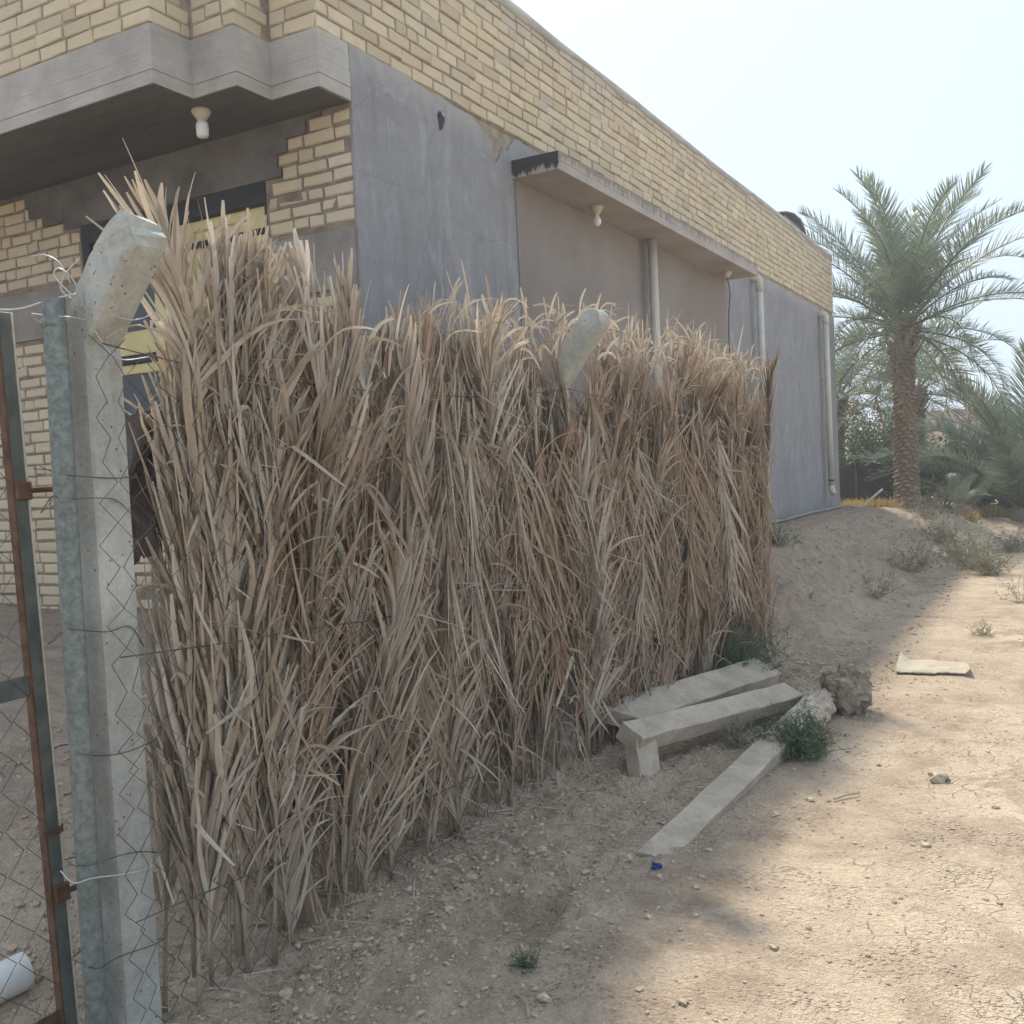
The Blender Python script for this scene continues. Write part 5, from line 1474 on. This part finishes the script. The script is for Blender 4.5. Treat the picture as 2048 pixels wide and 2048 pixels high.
def trunk_mesh(h, r0, r1, seed, rows=46, cols=9, lean=(0, 0)):
    nz_, na_ = rows * 6, cols * 8
    zz_ = np.linspace(0, h, nz_); aa = np.arange(na_) / na_ * 2 * PI
    Zg, Ag = np.meshgrid(zz_, aa, indexing='ij')
    row = Zg / h * rows + 0.5 * vnoise(Ag * 2.0, Zg * 3, 0.7, seed + 3) + 0.35 * np.cos(Ag * 2)
    ri = np.floor(row); rf = row - ri
    col = Ag / (2 * PI) * cols + 0.382 * ri + 0.25 * _hash(ri, ri * 0, seed)
    cf = np.abs((col % 1.0) - 0.5) * 2
    scale_ = np.clip(1 - cf ** 2.2, 0, 1) * np.clip(1 - rf, 0, 1) ** 0.8 * np.clip(rf * 7, 0, 1)
    jit = _hash(ri, np.floor(col), seed)
    bumpy = scale_ * (0.3 + 1.2 * jit)
    rad = np.interp(Zg, [0, h * 0.12, h * 0.6, h * 0.88, h], [r0 * 1.12, r0, r1 * 0.98, r1 * 1.12, r1 * 1.45]) * (0.92 + 0.19 * bumpy * np.interp(Zg, [0, h * 0.5, h], [0.8, 1.0, 2.2]))
    lx = lean[0] * (Zg / h) ** 1.5; ly = lean[1] * (Zg / h) ** 1.5
    V = np.stack([rad * np.cos(Ag) + lx, rad * np.sin(Ag) + ly, Zg], -1).reshape(-1, 3)
    i_ = (np.arange(nz_ - 1)[:, None] * na_); j_ = np.arange(na_)[None, :]; k_ = (j_ + 1) % na_
    Q = np.stack([i_ + j_, i_ + k_, i_ + na_ + k_, i_ + na_ + j_], -1).reshape(-1, 4)
    mb_ = MB(); mb_.add(V, Q, tone=np.clip(0.15 + 0.75 * bumpy, 0, 1).ravel())
    return mb_.mesh('trunk', MAT['palm_trunk'], False)

def date_palm(label, x, y, z_, h, r0, r1, counts, sc, seed, group='date palms beyond the house', lean=(0, 0), cat='palm tree'):
    r_ = np.random.default_rng(seed)
    t_ = thing('date_palm', label, cat, (x, y, z_), group)
    o = link('trunk', trunk_mesh(h, r0, r1, seed, lean=lean), t_); o.matrix_parent_inverse = Matrix.Identity(4)
    top_ = Vector((lean[0], lean[1], h - 0.12))
    # cut leaf bases under the crown
    mb_ = MB()
    for k in range(34):
        a_ = k * 2.399 + r_.normal(0, 0.1); zz = h - 0.65 + 0.62 * k / 34
        d_ = np.array([math.cos(a_) * 0.55, math.sin(a_) * 0.55, 0.85]); st = np.array([math.cos(a_) * r1 * 1.0 + lean[0], math.sin(a_) * r1 * 1.0 + lean[1], zz])
        tube(mb_, [st, st + d_ * 0.16, st + d_ * r_.uniform(0.25, 0.42)], [0.06, 0.045, 0.03], 5, tone=r_.uniform(0.3, 0.9), squash=0.5)
    o = mb_.build('leaf_bases', MAT['palm_trunk'], t_); o.matrix_parent_inverse = Matrix.Identity(4)
    i = 0
    for cls, n_, e0, e1 in counts:
        for k in range(n_):
            az = i * 2.39996 + r_.normal(0, 0.25); i += 1
            el = math.radians(r_.uniform(e0, e1))
            f = link('frond', FR[(cls, int(r_.integers(4)))], t_)
            f.matrix_parent_inverse = Matrix.Identity(4)
            s_ = sc * r_.uniform(0.85, 1.1)
            f.matrix_basis = Matrix.Translation(top_) @ Matrix.Rotation(az, 4, 'Z') @ Matrix.Rotation(-el, 4, 'Y') @ Matrix.Translation((r1 * 0.55, 0, 0)) @ Matrix.Rotation(r_.normal(0, 0.35), 4, 'X') @ Matrix.Scale(s_, 4)
    return t_
date_palm('tall date palm with full grey-green crown standing past the house corner', -2.95, 21.3, 0.45, 3.75, 0.25, 0.21, [('up', 9, 66, 86), ('up', 13, 46, 66), ('mid', 13, 22, 48), ('low', 10, 0, 22), ('low', 6, -25, 0), ('dry', 7, -60, -15)], 1.02, 1)
date_palm('shorter dark date palm with drooping fronds behind the tall palm', -3.55, 27.5, 0.2, 3.1, 0.22, 0.19, [('up', 4, 55, 80), ('mid', 9, 20, 50), ('low', 8, -10, 20), ('low', 5, -35, -5)], 0.9, 2)
date_palm('date palm half hidden behind the far corner of the house', -5.9, 29.5, 0.2, 3.2, 0.24, 0.2, [('up', 5, 55, 80), ('mid', 10, 15, 50), ('low', 10, -15, 20), ('dry', 8, -45, -10)], 1.0, 3)
# stemless young palms
def palm_clump(label, x, y, n_, sc, e0, e1, seed, group='young palms by the clearing'):
    r_ = np.random.default_rng(seed)
    z_ = ground_at(x, y)
    t_ = thing('young_palm', label, 'palm tree', (x, y, z_), group)
    mb_ = MB(); lathe(mb_, [(0.0, 0.35), (0.14, 0.3), (0.18, 0.1), (0.2, -0.1)], (x, y, z_), 10)
    mb_.build('trunk', MAT['palm_trunk'], t_)
    for k in range(n_):
        f = link('frond', FR[(['up', 'mid', 'mid', 'low'][k % 4], int(r_.integers(4)))], t_)
        f.matrix_parent_inverse = Matrix.Identity(4)
        f.matrix_basis = Matrix.Translation((r_.normal(0, .1), r_.normal(0, .1), 0.25)) @ Matrix.Rotation(k * 2.4 + r_.normal(0, .3), 4, 'Z') @ Matrix.Rotation(-math.radians(r_.uniform(e0, e1)), 4, 'Y') @ Matrix.Rotation(r_.normal(0, .35), 4, 'X') @ Matrix.Scale(sc * r_.uniform(0.75, 1.1), 4)
palm_clump('big bushy young palm cut off by the edge of the photo beside the clearing', -1.15, 24.6, 48, 1.15, 28, 84, 1)
palm_clump('low spreading young palm in front of the pink building', -2.2, 25.6, 24, 0.52, 12, 65, 2)
palm_clump('little palm seedling at the foot of the tall palm', -2.0, 22.0, 12, 0.30, 30, 80, 3)
palm_clump('young palm rising behind the low dark shrubs', -1.7, 30.5, 28, 0.75, 20, 70, 4)

# ------------------------------------------------------------------ shrubs behind
def shrub(label, x, y, rx, ry, rz_, N, mat, seed, group='shrubs behind the palms', lsz=0.075):
    r_ = np.random.default_rng(seed)
    z_ = float(gz(np.array([x]), np.array([y]), False)[0])
    t_ = thing('shrub', label, 'shrub', (x, y, z_), group)
    nl = 11
    lc = np.stack([r_.normal(0, 0.5, nl) * rx, r_.normal(0, 0.5, nl) * ry, r_.uniform(0.25, 0.95, nl) * rz_], -1)
    lr = r_.uniform(0.25, 0.5, nl)
    k = r_.integers(0, nl, N)
    d = norm(r_.normal(0, 1, (N, 3))) * (r_.random((N, 1)) ** 0.45)
    p = lc[k] + d * lr[k][:, None] * np.array([rx, ry, rz_ * 0.85])
    p = p + np.array([x, y, z_]); p[:, 2] = np.maximum(p[:, 2], z_ + 0.03)
    mb_ = MB()
    strips(mb_, p, norm(r_.normal(0, 1, (N, 3)) + np.array([0, 0, 0.3])), r_.uniform(0.7, 1.6, N) * lsz, r_.uniform(0.2, 0.4, N) * lsz, norm(r_.normal(0, 1, (N, 3))), r_.normal(0, 1, (N, 3)), r_.uniform(0, 0.5, N), S=2, flat=True, tone=np.clip(r_.normal(0.45, 0.25, N), 0, 0.78))
    mb_.build('foliage', MAT[mat], t_)
    mb_ = MB()
    for q in range(7):
        e = lc[q]
        tube(mb_, [(x + e[0] * 0.1, y + e[1] * 0.1, z_ - 0.05), (x + e[0] * 0.5, y + e[1] * 0.5, z_ + e[2] * 0.55), (x + e[0], y + e[1], z_ + e[2])], [0.035, 0.022, 0.008], 5)
    mb_.build('branches', MAT['palm_trunk'], t_)
sh = [('sunlit green shrub behind the black tarpaulin fence', -6.2, 27.5, 1.6, 1.2, 2.6, 6500, 'shrub_leaf'),
      ('bright green shrub beside the dark palm trunk', -4.5, 28.0, 1.2, 1.0, 2.5, 5000, 'shrub_leaf'),
      ('leafy green shrub over the end of the black tarpaulin', -4.3, 25.6, 0.9, 0.8, 2.0, 4500, 'shrub_leaf'),
      ('dark shrub just behind the tall palm trunk', -3.0, 24.5, 1.0, 1.0, 1.5, 4500, 'dark_leaf'),
      ('olive green shrub below the pink building', -3.15, 29.2, 1.2, 1.0, 1.15, 6000, 'shrub_leaf'),
      ('low dark green shrub between the young palms', -2.2, 28.3, 0.9, 0.9, 1.3, 6000, 'dark_leaf'),
      ('dense dark shrub at the far end of the sunny clearing', -1.35, 27.4, 0.9, 0.9, 1.5, 7000, 'dark_leaf'),
      ('dense dark shrub cut by the edge of the picture behind the clearing', -0.4, 28.5, 1.2, 1.0, 1.9, 7000, 'dark_leaf'),
      ('pale green shrub beside the far pink building', -3.6, 33.0, 1.6, 1.2, 2.2, 5000, 'shrub_leaf')]
for k, a_ in enumerate(sh): shrub(a_[0], *a_[1:8], seed=80 + k)

# black tarpaulin fence and far buildings
tf = thing('tarpaulin_fence', 'black tarpaulin fence strung between posts behind the house corner', 'fence', (-5, 24, 0.3))
mb = MB()
nx_ = 40
V = []
for j in range(7):
    for i in range(nx_ + 1):
        x_ = -9.0 + 5.6 * i / nx_
        V.append((x_, 24.0 + 0.25 * i / nx_ + 0.03 * math.sin(i * 1.3 + j * 0.4), 0.15 + (1.32 + 0.05 * math.sin(i * 0.8)) * j / 6))
mb.add(V, [[j * (nx_ + 1) + i, j * (nx_ + 1) + i + 1, (j + 1) * (nx_ + 1) + i + 1, (j + 1) * (nx_ + 1) + i] for j in range(6) for i in range(nx_)])
o = mb.build('tarpaulin', MAT['tarp'], tf, smooth=True)
sm = o.modifiers.new('thick', 'SOLIDIFY'); sm.thickness = 0.01
for x_ in (-8.9, -7.4, -5.9, -4.45, -3.45):
    mb = MB(); tube(mb, [(x_, 24.15, 0.0), (x_, 24.15, 1.55)], 0.03, 8)
    mb.build('fence_post', MAT['rusty_steel'], tf)

fb = thing('far_building', 'distant pinkish flat-roofed wall behind the palms', 'building', (-6, 50, 0))
mb = MB(); box(mb, (-7.3, 48, -0.2), (-3.2, 54, 3.42)); mb.build('wall', MAT['pink_wall'], fb)
mb = MB(); box(mb, (-7.36, 47.94, 3.424), (-3.14, 54.06, 3.52)); mb.build('roof_edge', MAT['cast_concrete'], fb)
mb = MB(); box(mb, (-7.34, 47.9, 1.98), (-3.2, 47.996, 2.10)); mb.build('ledge', MAT['worn_edge'], fb)
mb = MB(); box(mb, (-4.4, 47.9, 0.0), (-3.6, 47.992, 1.9)); mb.build('door', MAT['rusty_steel'], fb)

# ------------------------------------------------------------------ dusty air
mb = MB(); box(mb, (-300, -240, -3.0), (300, 360, 10.5))
hz = mb.build('haze', None)
hm = bpy.data.materials.new('haze'); hm.use_nodes = True
ht = hm.node_tree; ht.nodes.clear()
ho = ht.nodes.new('ShaderNodeOutputMaterial'); hv = ht.nodes.new('ShaderNodeVolumePrincipled')
hv.inputs['Color'].default_value = (0.94, 0.97, 1.0, 1); hv.inputs['Density'].default_value = 0.0036; hv.inputs['Anisotropy'].default_value = 0.3
ht.links.new(hv.outputs[0], ho.inputs['Volume'])
hz.data.materials.append(hm)
tag(hz, 'pale dusty haze hanging in the air', 'haze', kind='stuff')
